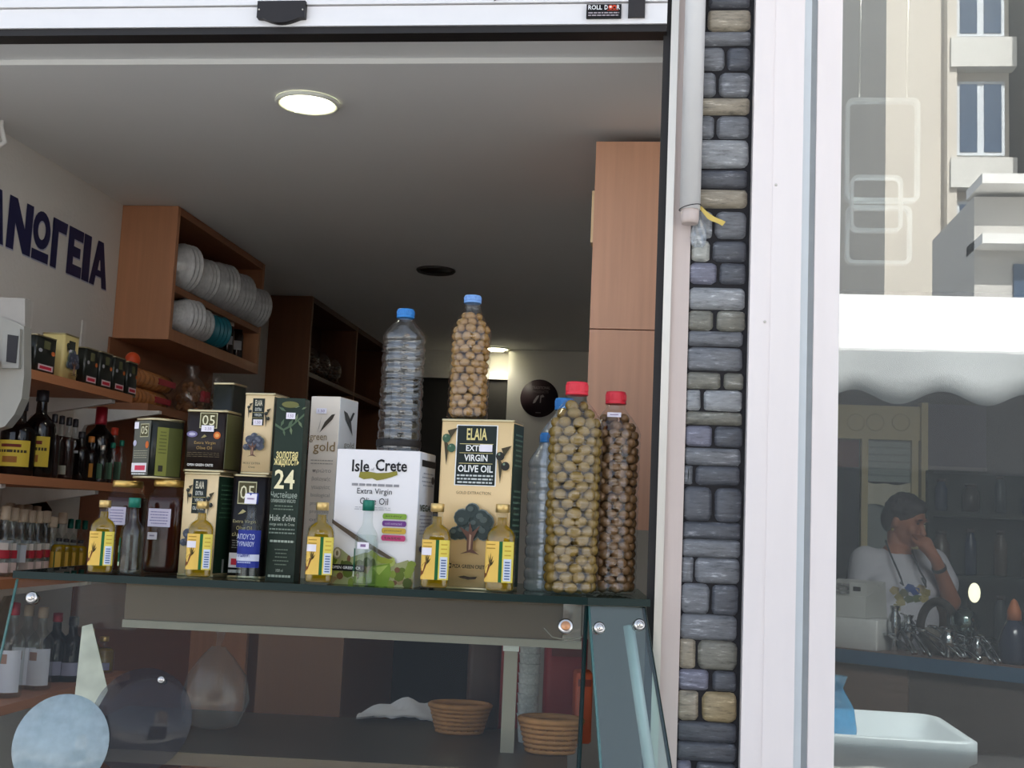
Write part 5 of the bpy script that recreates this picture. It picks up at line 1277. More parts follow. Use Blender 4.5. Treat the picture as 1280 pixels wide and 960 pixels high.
# --- back wall things
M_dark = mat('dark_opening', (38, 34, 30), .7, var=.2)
bl0 = at(526, 472, BACKY-.02); bl1 = at(636, 560, BACKY-.02)
dk = thing('dark_doorway', 'dark opening in the back wall behind the bottles', 'doorway', ((bl0.x+bl1.x)/2, BACKY, 0)); dk['kind'] = 'structure'
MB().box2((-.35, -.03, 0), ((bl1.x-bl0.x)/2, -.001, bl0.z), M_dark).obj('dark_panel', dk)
MB().box2((-.37, -.04, bl0.z), ((bl1.x-bl0.x)/2, -.001, bl0.z+.03), M_plaster).obj('lintel', dk)
g0 = at(636, 445, 5.42); g1 = at(740, 540, 5.42)
gp = thing('grey_partition', 'pale grey partition wall with a round dark sticker', 'partition', ((g0.x+.04)/2, 5.42, 0)); gp['kind'] = 'structure'
MB().box2((g0.x-(g0.x+.04)/2, 0, 0), (.04-(g0.x+.04)/2, .06, CEIL-.002), mat('grey_partition_paint', (226, 220, 208), .7, var=.06, scale=5)).obj('panel', gp)
sc = at(674, 498, 5.418)
stk = thing('round_sticker', 'round dark brown sticker with pale drawing on the grey partition', 'sticker', (sc.x, 5.416, sc.z)); rs = 24*5.42/1500
MB().lathe([(rs, 0), (rs, .003), (0, .003)], ink((54, 40, 44)), 40).obj('disc', stk, (0, .003, 0), (R(90), 0, 0))
F = Print((-rs, -.001, -rs), (1, 0, 0), (0, 0, 1), 2*rs, 2*rs, lift=.0006)
F.text('TRADITIONAL', .3, .74, .78, .82, ink((150, 138, 136))); F.text('PRODUCTS', .34, .64, .74, .71, ink((128, 116, 116)))
F.poly([(.34, .36), (.40, .38), (.48, .52), (.50, .58), (.44, .56), (.36, .44)], ink((176, 166, 164))); F.poly([(.52, .38), (.55, .38), (.56, .52), (.64, .54), (.60, .60), (.53, .57)], ink((150, 140, 140))); F.rect(.42, .11, .56, .13, ink((140, 130, 130))); F.mb.obj('sticker_print', stk)
# --- in the case: baskets, paper, red packs
M_wick = mat('wicker', (176, 122, 72), .8, var=.3, scale=60)
def basket(px, py, rx, ry, h, label, inset):
    c = cp(px, inset, py); c.z = SHZ+.0005
    t = thing('wicker_basket', label, 'basket', c, CANG, 'oval wicker baskets in the case')
    n = 44; rows = 7
    for j in range(rows):
        mb = MB(); pts = []
        f = .76+.24*j/(rows-1); z = .004+h*j/(rows-1)
        for i in range(n+1):
            a_ = 2*pi*i/n; wv = 1+.02*(1 if (i+j) % 2 else -1); pts.append((rx*f*wv*cos(a_), ry*f*wv*sin(a_), z))
        mb.tube(pts, h*.085 if j < rows-1 else h*.12, M_wick, 5, False).obj('woven_strand', t)
    for i in range(22):
        a_ = 2*pi*i/22; MB().tube([(rx*.76*cos(a_), ry*.76*sin(a_), .002), (rx*cos(a_), ry*sin(a_), h)], .0016, M_wick, 5).obj('stake', t)
    MB().prism([(rx*.75*cos(2*pi*i/24), ry*.75*sin(2*pi*i/24)) for i in range(24)], .0, .003, M_wick).obj('base', t)
basket(575, 893, .052, .036, .043, 'oval wicker basket left of the white post in the case', .355)
basket(688, 920, .050, .034, .048, 'oval wicker basket right of the white post in the case', .215)
# white paper sheets
M_paper = mat('white_paper', (220, 214, 216), .8, var=.04)
def crumple(px, py, inset, wd, dp, hs, label, seed, m_=None):
    c = cp(px, inset, py); c.z = SHZ+.0008; rg = random.Random(seed); nx, ny = 14, 8; vs = []
    for j in range(ny+1):
        for i in range(nx+1):
            u, v = i/nx, j/ny; vs.append((wd*(u-.5), dp*(v-.5), hs(u, v)+rg.uniform(0, .004)))
    o_ = len(vs); vs += [(x, y, max(0, z-.003)) for x, y, z in vs]; fs = []
    for j in range(ny):
        for i in range(nx):
            a_ = j*(nx+1)+i; fs += [(a_, a_+1, a_+nx+2, a_+nx+1), (o_+a_, o_+a_+nx+1, o_+a_+nx+2, o_+a_+1)]
    tag(MB().add(vs, fs, m_ or M_paper, True).obj('paper_sheet', None, c, (0, 0, CANG)), label, 'paper')
crumple(500, 880, .44, .15, .06, lambda u, v: .004+(.012+.03*v)*(.35+.65*u)*sin(pi*min(1, u*.8+.1))+.005*sin(u*17+v*5)*v, 'crumpled white paper sheets behind the left basket', 5)
# added white card standing in for a bright street reflection on the glass
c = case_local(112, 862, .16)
cd = extr(MB(), [(-.028, .10), (-.012, .105), (.030, -.0), (.006, -.055), (-.022, -.03)], 0, .0015, mat('wedge_reflection_card', (216, 212, 196), .7, var=.5, scale=26))
t = cd.obj('wedge_reflection_card', None, tuple(dc_m @ c), (R(-10), 0, CANG)); tag(t, 'added white card standing in for a bright reflection at the left end of the case', 'card')
MB().box2((-.004, .0, -.12), (.004, .002, -.02), M_paper).obj('wedge_reflection_foot', t)
M_rp = mat('red_packet', (150, 42, 44), .5, var=.2, scale=20)
def pack(px, py, inset, wd, dp, h, label, m_, nm='red_packet'):
    c = cp(px, inset, py); c.z = SHZ+.0006
    t = thing(nm, label, 'packet', c, CANG+R(6)); MB().prism(rrect(wd, dp, min(wd, dp)*.2), 0, h, m_, True, .004).obj('wrapper', t)
    MB().box2((-wd*.38, -dp/2-.0008, h*.80), (wd*.38, -dp/2, h*.9), ink((120, 60, 52))).obj('label', t)
pack(606, 820, .43, .06, .05, .20, 'tall dark packet with red top behind the left basket', mat('brown_packet', (70, 46, 38), .5), 'brown_packet')
pack(632, 812, .43, .06, .03, .245, 'red packet standing behind the brown one in the case', M_rp)
pack(706, 850, .42, .075, .06, .17, 'large red packet behind the right basket', M_rp)
pack(728, 870, .33, .03, .05, .12, 'orange packet beside the right basket', mat('orange_packet', (190, 84, 50), .5, var=.2), 'orange_packet')
c = cp(660, .30, 880); c.z = SHZ+.0005
for i in range(8):
    o = MB().lathe([(.014, 0), (.0185, .045), (.0195, .046), (.0185, .047), (.0135, .003)], M_bowl, 18, cap=False).obj('plastic_cup', None, c+Vector((0, 0, i*.017))); tag(o, ['bottom', 'second', 'third', 'fourth', 'fifth', 'sixth', 'seventh', 'top'][i]+' cup of the white stack right of the post', 'cup', 'stacked white cups in the case')
c = cp(95, .20, 900)
bl = thing('clear_bag', 'clear plastic bag hanging in the middle of the case', 'bag', tuple(dc_m @ Vector((-.62, .26, SHZ+.001))))
rgz = random.Random(8); vs = []
for j, (k_, z) in enumerate(((.3, .0), (.9, .01), (1, .05), (.9, .09), (.55, .12), (.2, .138))):
    for i in range(16): a_ = 2*pi*i/16; q_ = .055*k_*(1+rgz.uniform(-.16, .16)); vs.append((q_*cos(a_), .7*q_*sin(a_), z))
MB().add(vs, [(j*16+i, j*16+(i+1) % 16, (j+1)*16+(i+1) % 16, (j+1)*16+i) for j in range(5) for i in range(16)]+[tuple(reversed(range(16)))], thin_glass('hazy_film', (.95, .95, .94), .0, .2, .10, (.6, .58, .55)), True).obj('film', bl)
MB().tube([(0, 0, .138), (.004, 0, .16), (-.003, 0, .175)], [.004, .008, .014], M_film, 8).obj('knot', bl)
# ================================================================== NEIGHBOURING SHOP BEHIND THE WINDOW
M_nw = mat('neighbour_wall', (92, 92, 96), .85, var=.15, scale=4)
struct('wall_neighbour_back', MB().box2((.1, 7.6, 0), (3.6, 7.7, 2.9), M_nw))
struct('wall_neighbour_right', MB().box2((3.5, 1.96, 0), (3.6, 7.6, 2.9), M_nw))
struct('ceiling_neighbour', MB().box2((.1, 1.96, 2.9), (3.6, 7.7, 3.0), M_ceiling))
struct('floor_neighbour', MB().box2((.1, 1.93, -.05), (3.6, 7.7, 0), M_floor))
struct('wall_neighbour_left', MB().box2((.10, 1.96, 0), (.13, 7.6, 2.9), M_nw))
# added tube lamp, out of view, that brightens the neighbour's interior
nl = thing('added_tube_lamp', 'added unseen tube lamp brightening the neighbouring shop', 'ceiling lamp', (1.3, 3.1, 2.88))
MB().box2((-.65, -.05, -.03), (.65, .05, .019), M_white_metal).obj('housing', nl)
MB().tube([(-.6, 0, -.05), (.6, 0, -.05)], .016, emit('added_tube_glow', (255, 252, 240), 6.0), 10).obj('tube', nl)
ld = bpy.data.lights.new('added_tube_light', 'AREA'); ld.shape = 'RECTANGLE'; ld.size = 1.2; ld.size_y = .06; ld.energy = 60; ld.color = (1, .98, .94)
lo = bpy.data.objects.new('added_tube_light', ld); C.objects.link(lo); lo.location = (1.3, 3.1, 2.80)
# counter with blue edge
kA = atz(1036, 809, .86); kB = atz(1300, 838, .86)
ku = (kB-kA).normalized(); kang = math.atan2(ku.y, ku.x); klen = (kB-kA).length+.5
ct_ = thing('shop_counter', 'wooden shop counter with a blue edged top in the neighbouring shop', 'counter', (kA.x, kA.y, 0), kang)
M_bluetop = mat('blue_edge', (58, 92, 120), .5, var=.12, scale=8, stretch=(2, 8, 8)); M_pan = wood('counter_panel', (126, 106, 94), 'X')
MB().box2((-.35, 0, .80), (klen, .32, .859), M_bluetop).obj('edge_board', ct_)
MB().box2((-.35, .004, .859), (klen, .32, .862), mat('counter_top', (120, 92, 80), .4, var=.15)).obj('worktop', ct_)
MB().box2((-.33, .03, 0), (.36, .05, .80), M_pan).obj('front_panel', ct_); MB().box2((.365, .035, 0), (klen, .05, .80), wood('counter_panel_dark', (96, 86, 80), 'X')).obj('front_panel', ct_)
MB().box2((-.33, .05, 0), (klen, .30, .06), M_pan).obj('plinth', ct_)
km = Matrix.Translation((kA.x, kA.y, 0)) @ Matrix.Rotation(kang, 4, 'Z')
def kpos(px, back, py=812):                     # on the counter top, so far behind its front edge
    n = Vector((-ku.y, ku.x, 0)); d = ray(px, py); t = (back-(CAM-kA).dot(n))/d.dot(n); p = CAM+d*t; return Vector((p.x, p.y, .8625))
# cash register on its drawer box
c = kpos(1072, .155)
rg_ = thing('cash_register', 'pale grey cash register on a white cash drawer', 'cash register', c, kang)
M_reg = mat('register_plastic', (206, 206, 204), .5, var=.04)
w1 = (kpos(1112, .1)-kpos(1032, .1)).length
MB().prism(rrect(w1, .26, .01), 0, .135, mat('white_drawer', (222, 222, 222), .5), True, .003).obj('cash_drawer', rg_)
MB().add([(-w1*.5, -.11, .137), (w1*.28, -.11, .137), (w1*.28, .12, .137), (-w1*.5, .12, .137), (-w1*.5, -.10, .23), (w1*.28, -.10, .23), (w1*.26, .11, .30), (-w1*.5, .11, .30)],
         [(0, 3, 2, 1), (4, 5, 6, 7), (0, 1, 5, 4), (2, 3, 7, 6), (0, 4, 7, 3), (1, 2, 6, 5)], M_reg).obj('housing', rg_)
MB().box2((.0, -.09, .225), (w1*.27, .03, .295), M_reg).obj('printer_cover', rg_)
MB().box2((.02, -.093, .255), (w1*.18, -.089, .275), M_black).obj('display', rg_)
for i in range(4):
    for j in range(3): MB().box((-w1*.42+i*.035, -.08+j*.05, .244+j*.016), (.024, .03, .012), mat('register_key', (150, 150, 150), .5)).obj('key', rg_)
MB().tube([(-w1*.30, -.132, .14), (-w1*.30, -.135, .06), (-w1*.29, -.135, .02)], .004, M_black, 6).obj('cord', rg_)
# heap of silver ladles, spoons and bracelets
M_silver = mat('polished_silver', (200, 204, 208), .12, metal=1, var=.08)
rg = random.Random(9)
def spoon(px, py, back, L, ang, tilt, k):
    p = kpos(px, back, 812); t = thing('silver_spoon', 'x', 'spoon', (p.x, p.y, .8625+.008), ang, 'silver spoons heaped on the counter')
    pts = [(-L/2+L*i/8, 0, .012*sin(pi*i/8)+tilt*i/8) for i in range(9)]
    MB().tube(pts, [.005+.003*abs(i-4)/4 for i in range(9)], M_silver, 6).obj('handle', t)
    MB().ball((L/2+.012, 0, tilt+.004), (.028, .018, .008), M_silver, 10, 6).obj('bowl', t)
    t['label'] = k; return t
ords = ['first', 'second', 'third', 'fourth', 'fifth', 'sixth', 'seventh', 'eighth', 'ninth', 'tenth', 'eleventh', 'twelfth', 'thirteenth', 'fourteenth']
for i in range(14): spoon(1126+i*8.7, 0, .05+.05*(i % 3), rg.uniform(.13, .2), R(rg.uniform(100, 150)), rg.uniform(.05, .13), ords[i]+' silver spoon from the cash register in the heap')
for i, (px, bk_, rr, h) in enumerate(((1118, .12, .03, .20), (1135, .2, .035, .16), (1185, .08, .04, .12), (1222, .1, .03, .1))):
    p = kpos(px, bk_); t = thing('silver_pitcher', ords[i]+' small silver vessel from the cash register', 'vessel', p, 0, 'small silver vessels on the counter')
    MB().lathe([(rr*.5, 0), (rr*.6, .006), (rr*.3, h*.2), (rr, h*.5), (rr*.9, h*.75), (rr*.5, h*.88), (rr*.75, h)], M_silver, 18, cap=False).obj('body', t)
    MB().tube([(rr*.8, 0, h*.85), (rr*1.7, 0, h*.8), (rr*1.7, 0, h*.5), (rr*.95, 0, h*.45)], .004, M_silver, 6).obj('handle', t)
p = kpos(1206, .16); t = thing('silver_ball', 'round silver lidded bowl behind the spoons', 'bowl', p); MB().lathe([(.03, 0), (.035, .006), (.012, .03), (.02, .10)], M_silver, 18).obj('stem', t); MB().ball((0, 0, .155), .06, mat('teal_silver', (150, 170, 166), .12, metal=1), 18, 12).obj('globe', t)
# dark arched handle of a basket
pL = kpos(1150, .2); pR = kpos(1196, .2); mid = (pL+pR)/2; half = (pR-pL).length/2
t = thing('arched_handle', 'dark arched basket handle rising above the silver heap', 'basket', mid, kang)
MB().tube([(half*cos(pi-pi*i/14), 0, .10+.13*sin(pi*i/14)) for i in range(15)], .02, mat('dark_brown_wicker', (58, 52, 48), .8, var=.3), 8).obj('handle', t)
MB().lathe([(half*.8, 0), (half*.95, .05), (half*1.02, .11), (half*.96, .11), (half*.7, .01)], mat('grey_wicker', (110, 104, 98), .8, var=.3), 24, cap=False).obj('body', t)
p = kpos(1268, .14); t = thing('toy_figure_bottle', 'dark blue bottle with orange stopper at the right edge of the counter', 'bottle', p)
MB().lathe([(.06, 0), (.065, .02), (.065, .09), (.05, .14), (.028, .18)], mat('dark_blue_glass', (34, 42, 66), .2), 18).obj('body', t); MB().lathe([(.03, .18), (.028, .22), (.012, .26), (0, .27)], mat('orange_stopper', (180, 100, 48), .5), 14).obj('stopper', t)
p = at(1218, 741, 6.4); t = thing('small_shade_lamp', 'small lit lamp far inside the neighbouring shop', 'lamp', (p.x, 6.4, p.z)); 
MB().ball((0, 0, 0), (.03, .03, .05), emit('small_lamp_glow', (255, 244, 200), 2.2), 12, 8).obj('globe', t); MB().tube([(0, .03, 0), (0, .10, -.02), (0, .10, -p.z)], .01, M_black, 8).obj('stand', t)
# cream door frame with blind, behind the woman
YD = 7.0
def dl(px, py): q = at(px, py, YD); return q.x, q.z
M_crm = mat('cream_door_paint', (214, 196, 150), .6, var=.06, scale=5)
x0 = dl(1040, 520)[0]; x1 = dl(1158, 520)[0]; zt = dl(1100, 507)[1]; zh = dl(1100, 549)[1]
df = thing('door_2', 'cream painted inner door frame with carved header', 'door frame', ((x0+x1)/2, YD, 0)); df['kind'] = 'structure'; oxd = (x0+x1)/2
MB().box2((x0-oxd, 0, zh), (x1-oxd, .06, zt), M_crm).obj('header', df)
for px in (1070, 1094, 1126): q = dl(px, 528); MB().lathe([(.05, 0), (.045, .004), (.035, .002), (.025, .006), (0, .006)], M_crm, 20).obj('rosette', df, (q[0]-oxd, 0, q[1]), (R(90), 0, 0))
for a_, b_ in ((1077, 1085), (1140, 1148), (1150, 1158)): MB().box2((dl(a_, 600)[0]-oxd, 0 if a_ != 1150 else -.04, 0), (dl(b_, 600)[0]-oxd, .06, zh if a_ != 1150 else zt+.02), M_crm).obj('post', df)
MB().box2((x0-oxd, .08, 0), (dl(1077, 600)[0]-oxd, .1, zh), mat('dark_blue_door', (44, 52, 66), .6, var=.2)).obj('dark_door', df)
MB().box2((x0-oxd, .07, zh-.16), (dl(1076, 600)[0]-oxd, .078, zh), mat('dark_red_cloth', (96, 36, 46), .7)).obj('red_cloth', df)
zc_ = dl(1110, 602)[1]
bz = MB().box2((dl(1085, 600)[0]-oxd, .05, zc_), (dl(1140, 600)[0]-oxd, .055, zh), mat('grey_blind', (150, 160, 158), .7)).obj('blind', df)
for i in range(6): MB().box2((dl(1085, 600)[0]-oxd, .042, zc_+(zh-zc_)*i/6), (dl(1140, 600)[0]-oxd, .05, zc_+(zh-zc_)*(i+.75)/6), mat('blind_slat', (164, 174, 172), .6)).obj('slat', bz)
vs = []; nx = 18
za, zb0 = dl(1110, 603)[1], dl(1110, 632)[1]; xa_, xb_ = dl(1085, 600)[0]-oxd, dl(1140, 600)[0]-oxd
for i in range(nx+1):
    u = i/nx; y = .03+.012*sin(u*14); vs += [(xa_+(xb_-xa_)*u, y, zb0+.008*sin(u*9)), (xa_+(xb_-xa_)*u, y-.004, za-.01*sin(u*pi)-.004*sin(u*11))]
o_ = len(vs); vs += [(v[0], v[1]+.006, v[2]) for v in vs]
MB().add(vs, [(2*i, 2*i+2, 2*i+3, 2*i+1) for i in range(nx)]+[(o_+2*i, o_+2*i+1, o_+2*i+3, o_+2*i+2) for i in range(nx)], mat('cream_curtain', (236, 230, 212), .8, var=.04), True).obj('curtain', df)
MB().box2((xa_, .05, 0), (xb_, .055, zb0+.02), mat('grey_glass_pane', (138, 146, 146), .4)).obj('lower_pane', df)
# grey purple board and dark shelves on the back
p0_ = at(1160, 505, 7.3); p1_ = at(1233, 585, 7.3)
bb = thing('grey_board', 'large blank grey violet board hanging right of the cream door', 'board', ((p0_.x+p1_.x)/2, 7.3, p1_.z)); MB().box2((p0_.x-(p0_.x+p1_.x)/2, 0, 0), (p1_.x-(p0_.x+p1_.x)/2, .03, p0_.z-p1_.z), mat('violet_grey', (104, 100, 116), .8, var=.1)).obj('panel', bb)
MB().box2((p0_.x-(p0_.x+p1_.x)/2, -.01, -.02), (p1_.x-(p0_.x+p1_.x)/2, .03, 0), mat('board_edge', (130, 126, 130), .6)).obj('lower_edge', bb)
MB().box2((-.05, .03, .2), (.05, .30, .3), M_dark_wall).obj('wall_mount', bb)
sh = thing('dark_shelf_unit', 'dark shelf unit of small goods along the neighbour back wall', 'shelf unit', (2.1, 6.9, 0)); xs0 = at(1160, 600, 6.9).x-2.1
M_dsh = mat('dark_green_shelf', (48, 54, 50), .7, var=.2)
for z in (.4, .8, 1.15, 1.5): MB().box2((xs0, 0, z), (1.3, .3, z+.03), M_dsh).obj('board', sh)
MB().box2((xs0, .28, 0), (1.3, .30, 1.75), M_dsh).obj('back', sh)
for x in (xs0, .3, 1.27): MB().box2((x, 0, 0), (x+.03, .3, 1.75), M_dsh).obj('upright', sh)
tints = [(58, 66, 72), (80, 84, 86), (60, 50, 46), (46, 60, 84), (84, 70, 60)]
for z in (.83, 1.18, 1.53):
    for i in range(9):
        x = xs0+.1+i*.16; 
        if x > 1.2: continue
        hh = rg.uniform(.12, .26); rr = rg.uniform(.03, .055); c_ = rg.choice(tints)
        t = thing('shelf_jar', '%s jar on the %s board of the dark shelf unit' % (ords[i], {.83: 'lower', 1.18: 'middle', 1.53: 'upper'}[z]), 'jar', (2.1+x, 6.9+.13, z+.0005), 0, 'jars on the dark shelf unit')
        MB().lathe([(rr*.8, 0), (rr, .01), (rr, hh*.7), (rr*.6, hh*.85), (rr*.6, hh*.93)], mat('jar_tint_%d' % c_[0], c_, .25, var=.1), 14).obj('body', t); MB().lathe([(rr*.64, hh*.91), (rr*.64, hh), (0, hh)], M_dark_wall, 12).obj('lid', t)
# rounded white frames hung high in the window
wf = thing('hanging_white_frame', 'white rounded plastic frames hung high behind the window', 'frame', tuple(at(1106, 255, 2.6)))
def rframe(a_, b_, y, th, nm, par, m_):
    q0 = at(*a_, 2.6)-wf.location; q1 = at(*b_, 2.6)-wf.location
    w_, h_ = abs(q1.x-q0.x), abs(q0.z-q1.z); cx_, cz_ = (q0.x+q1.x)/2, (q0.z+q1.z)/2
    o = rrect(w_, h_, .016, 5, cx_, cz_); i_ = rrect(w_-2*th, h_-2*th, .012, 5, cx_, cz_); n = len(o)
    vs = [(p[0], y, p[1]) for p in o]+[(p[0], y, p[1]) for p in i_]+[(p[0], y+.02, p[1]) for p in o]+[(p[0], y+.02, p[1]) for p in i_]
    fs = []
    for i in range(n):
        j = (i+1) % n; fs += [(i, i+n, j+n, j), (i+2*n, j+2*n, j+3*n, i+3*n), (i, j, j+2*n, i+2*n), (i+n, i+3*n, j+3*n, j+n)]
    MB().add(vs, fs, m_).obj(nm, par)
M_wfr = mat('white_frame_plastic', (232, 236, 238), .4)
rframe((1058, 122), (1150, 252), 0, .008, 'outer_frame', wf, M_wfr); rframe((1062, 222), (1126, 292), -.022, .006, 'inner_frame', wf, M_wfr); rframe((1058, 256), (1140, 330), 0, .007, 'lower_frame', wf, M_wfr)
for px in (1075, 1135): q = at(px, 122, 2.6)-wf.location; MB().tube([(q.x, .01, q.z), (q.x, .01, 2.9-wf.location.z)], .002, M_alu, 6).obj('hanger', wf)
# white basin in front, with a blue bag
zbn = .893
b0 = atz(1228, 930, zbn); b1_ = atz(1170, 892, zbn)
cxb = b0.x-.33; cyb = (b0.y+b1_.y)/2; wB, dB = .66, (b1_.y-b0.y)
bn = thing('white_basin', 'white rounded plastic basin standing inside the window', 'basin', (cxb, cyb, 0))
M_bas = mat('white_basin_plastic', (220, 228, 232), .35, var=.03)
o1 = rrect(wB, dB, .05, 6); o2_ = rrect(wB-.03, dB-.03, .045, 6); i1 = rrect(wB-.06, dB-.06, .04, 6); i2_ = rrect(wB-.16, dB-.16, .04, 6); n = len(o1)
vs = []; 
for pl, z in ((rrect(wB-.10, dB-.10, .04, 6), zbn-.20), (o2_, zbn-.06), (o1, zbn-.05), (o1, zbn-.004), (o2_, zbn), (i1, zbn-.003), (i2_, zbn-.09)): vs += [(p[0], p[1], z) for p in pl]
MB().add(vs, [(j*n+i, j*n+(i+1) % n, (j+1)*n+(i+1) % n, (j+1)*n+i) for j in range(6) for i in range(n)]+[tuple(reversed(range(n))), tuple(range(6*n, 7*n))], M_bas, True).obj('bowl', bn)
MB().prism(rrect(wB*.5, dB*.5, .04, 5), 0, zbn-.2, M_bas, True, .01).obj('pedestal', bn)
q = atz(1050, 905, zbn-.05); q = Vector((q.x, min(q.y, cyb+.1), zbn-.088))
q = Vector((at(1046, 880, cyb).x, cyb, zbn-.089))
t = thing('blue_bag', 'clear blue plastic bag standing in the white basin', 'bag', q)
fm = MB(); seg = 14; vs = []
for j, (k_, z) in enumerate(((.5, 0), (.95, .02), (1, .07), (.85, .12), (.5, .15), (.3, .17), (.55, .20))):
    for i in range(seg): a_ = 2*pi*i/seg; s_ = .05*k_*(1+rg.uniform(-.1, .1)); vs.append((s_*cos(a_), s_*.8*sin(a_), z))
fm.add(vs, [(j*seg+i, j*seg+(i+1) % seg, (j+1)*seg+(i+1) % seg, (j+1)*seg+i) for j in range(6) for i in range(seg)]+[tuple(reversed(range(seg)))], thin_glass('blue_film', (.35, .7, .95), .06, .1, .35, (.3, .66, .92)), True).obj('film', t)

# --- the woman behind the counter
YW = 6.06
W0 = at(1125, 700, YW); WO = Vector((W0.x, YW, 0))
pw = thing('person', 'person in white T-shirt with short dark hair, hand raised to the mouth', 'person', WO)
def Wp(px, py, dy=0.0): return at(px, py, YW+dy)-WO-Vector((0, 0, 0))
def capsule(mb, a, b, ra, rb, m_, seg=14):
    a, b = Vector(a), Vector(b); mb.tube([a+(b-a)*(i/5) for i in range(6)], [ra+(rb-ra)*i/5 for i in range(6)], m_, seg)
    mb.ball(a, ra, m_, seg, 10); mb.ball(b, rb, m_, seg, 10)
M_skin = mat('skin', (172, 112, 86), .5, var=.1, scale=14); M_hair = mat('dark_hair', (44, 34, 34), .6, var=.3, scale=80, stretch=(1, 1, 3), bump=.5, bscale=120)
M_tee = mat('white_tshirt', (206, 204, 214), .85, var=.04, scale=10, bump=.25, bscale=16)
def remesh(o, vox, it=3):
    r = o.modifiers.new('r', 'REMESH'); r.mode = 'VOXEL'; r.voxel_size = vox; r.use_smooth_shade = True
    s_ = o.modifiers.new('s', 'SMOOTH'); s_.iterations = it; s_.factor = .5
    return o
def matY(ang): return Matrix.Rotation(ang, 3, 'Z')
H_ = Wp(1131, 650)                              # head centre
fw = Vector((.74, -.62, -.26)).normalized(); sd_ = Vector((-fw.y, fw.x, 0)).normalized(); up_ = sd_.cross(fw)*-1
if up_.z < 0: up_ = -up_
rt = Vector((-.64, -.76, .0)).normalized()      # her right side, towards the viewer
HM = Matrix((fw, rt, up_)).transposed()
bd_ = MB()
bd_.ball(H_+up_*.012, (.094, .074, .108), M_skin, 20, 14, HM)                      # skull
bd_.ball(H_+fw*.028-up_*.055, (.066, .056, .062), M_skin, 16, 12, HM)             # jaw
bd_.ball(H_+fw*.074-up_*.096, (.022, .026, .018), M_skin, 12, 8, HM)              # chin
capsule(bd_, H_+fw*.090+up_*.004, H_+fw*.113-up_*.036, .009, .014, M_skin, 10)      # nose
for s_ in (-1, 1):
    bd_.ball(H_+fw*.088+rt*s_*.034+up_*.024, (.012, .024, .008), M_skin, 10, 8, HM)  # brow
    bd_.ball(H_+fw*.070+rt*s_*.042-up_*.035, (.022, .022, .022), M_skin, 10, 8, HM)  # cheek
    bd_.ball(H_-fw*.004+rt*s_*.076-up_*.012, (.018, .009, .030), M_skin, 10, 8, HM)  # ear
bd_.ball(H_+fw*.094-up_*.064, (.010, .022, .006), M_skin, 10, 8, HM); bd_.ball(H_+fw*.091-up_*.074, (.010, .020, .006), M_skin, 10, 8, HM)   # lips
NB = Wp(1122, 698, .02); capsule(bd_, NB, H_-up_*.07-fw*.02, .052, .050, M_skin)
SL_ = Wp(1082, 702, .0); SR_ = Wp(1166, 704, .04)
CH = Wp(1122, 735, .02); PEL = CH+Vector((0, .02, -.42))
capsule(bd_, SL_, SR_, .06, .06, M_skin); capsule(bd_, NB, PEL, .085, .12, M_skin)
# her right arm hangs at the viewer's left
eR = Wp(1070, 772, .03); wR = Wp(1088, 830, -.03)
capsule(bd_, SL_, eR, .046, .038, M_skin); capsule(bd_, eR, wR, .037, .026, M_skin)
# her left arm is bent, hand at the mouth
eL = Wp(1190, 752, -.10); wL = Wp(1170, 700, -.20); hL = Wp(1157, 681, -.20)
capsule(bd_, SR_, eL, .048, .042, M_skin); capsule(bd_, eL, wL, .042, .027, M_skin); capsule(bd_, wL, hL, .026, .032, M_skin)
mouth = H_+fw*.105-up_*.066
def hand(palm, dirv, side, nrm, curl):
    for i in range(4):
        o0 = palm+dirv*.035+side*(.026-.0175*i); l_ = (.030, .034, .032, .025)[i]
        p1_ = o0+dirv*l_+nrm*.010*curl; p2_ = p1_+dirv*l_*.55+nrm*.024*curl; p3_ = p2_+dirv*l_*.1+nrm*.02*curl
        capsule(bd_, o0, p1_, .0092, .0086, M_skin, 8); capsule(bd_, p1_, p2_, .0086, .0080, M_skin, 8); capsule(bd_, p2_, p3_, .0080, .0070, M_skin, 8)
    t0_ = palm+side*.028-dirv*.01; t1_ = t0_+side*.022+dirv*.028; t2_ = t1_+dirv*.026+side*.004
    capsule(bd_, t0_, t1_, .012, .010, M_skin, 8); capsule(bd_, t1_, t2_, .010, .008, M_skin, 8)
dv_ = (mouth-hL).normalized(); dv_.z += .35; dv_.normalize()
sv_ = dv_.cross(Vector((0, 1, 0))).normalized(); sv_ = sv_ if sv_.x > 0 else -sv_
hand(hL, dv_, sv_*-1, Vector((-.5, .6, 0)), .7)
bd_.ball(hL, (.036, .022, .040), M_skin, 12, 8)
dR = (wR-eR).normalized(); hR = wR+dR*.045
capsule(bd_, wR, hR, .026, .032, M_skin); hand(hR, dR, Vector((.9, -.3, 0)).normalized(), Vector((0, .6, -.5)), .6)
# legs down to the floor
for s_ in (-1, 1):
    hp = PEL+Vector((s_*.085, .02, -.08)); kn = Vector((hp.x+.01*s_, hp.y-.01, .46)); an = Vector((hp.x+.01*s_, hp.y+.02, .08))
    capsule(bd_, hp, kn, .085, .055, M_skin); capsule(bd_, kn, an, .054, .036, M_skin); capsule(bd_, an-Vector((0, 0, .045)), an+Vector((.02, -.13, -.05)), .034, .028, M_skin)
body = remesh(bd_.obj('body', pw), .0065, 2)
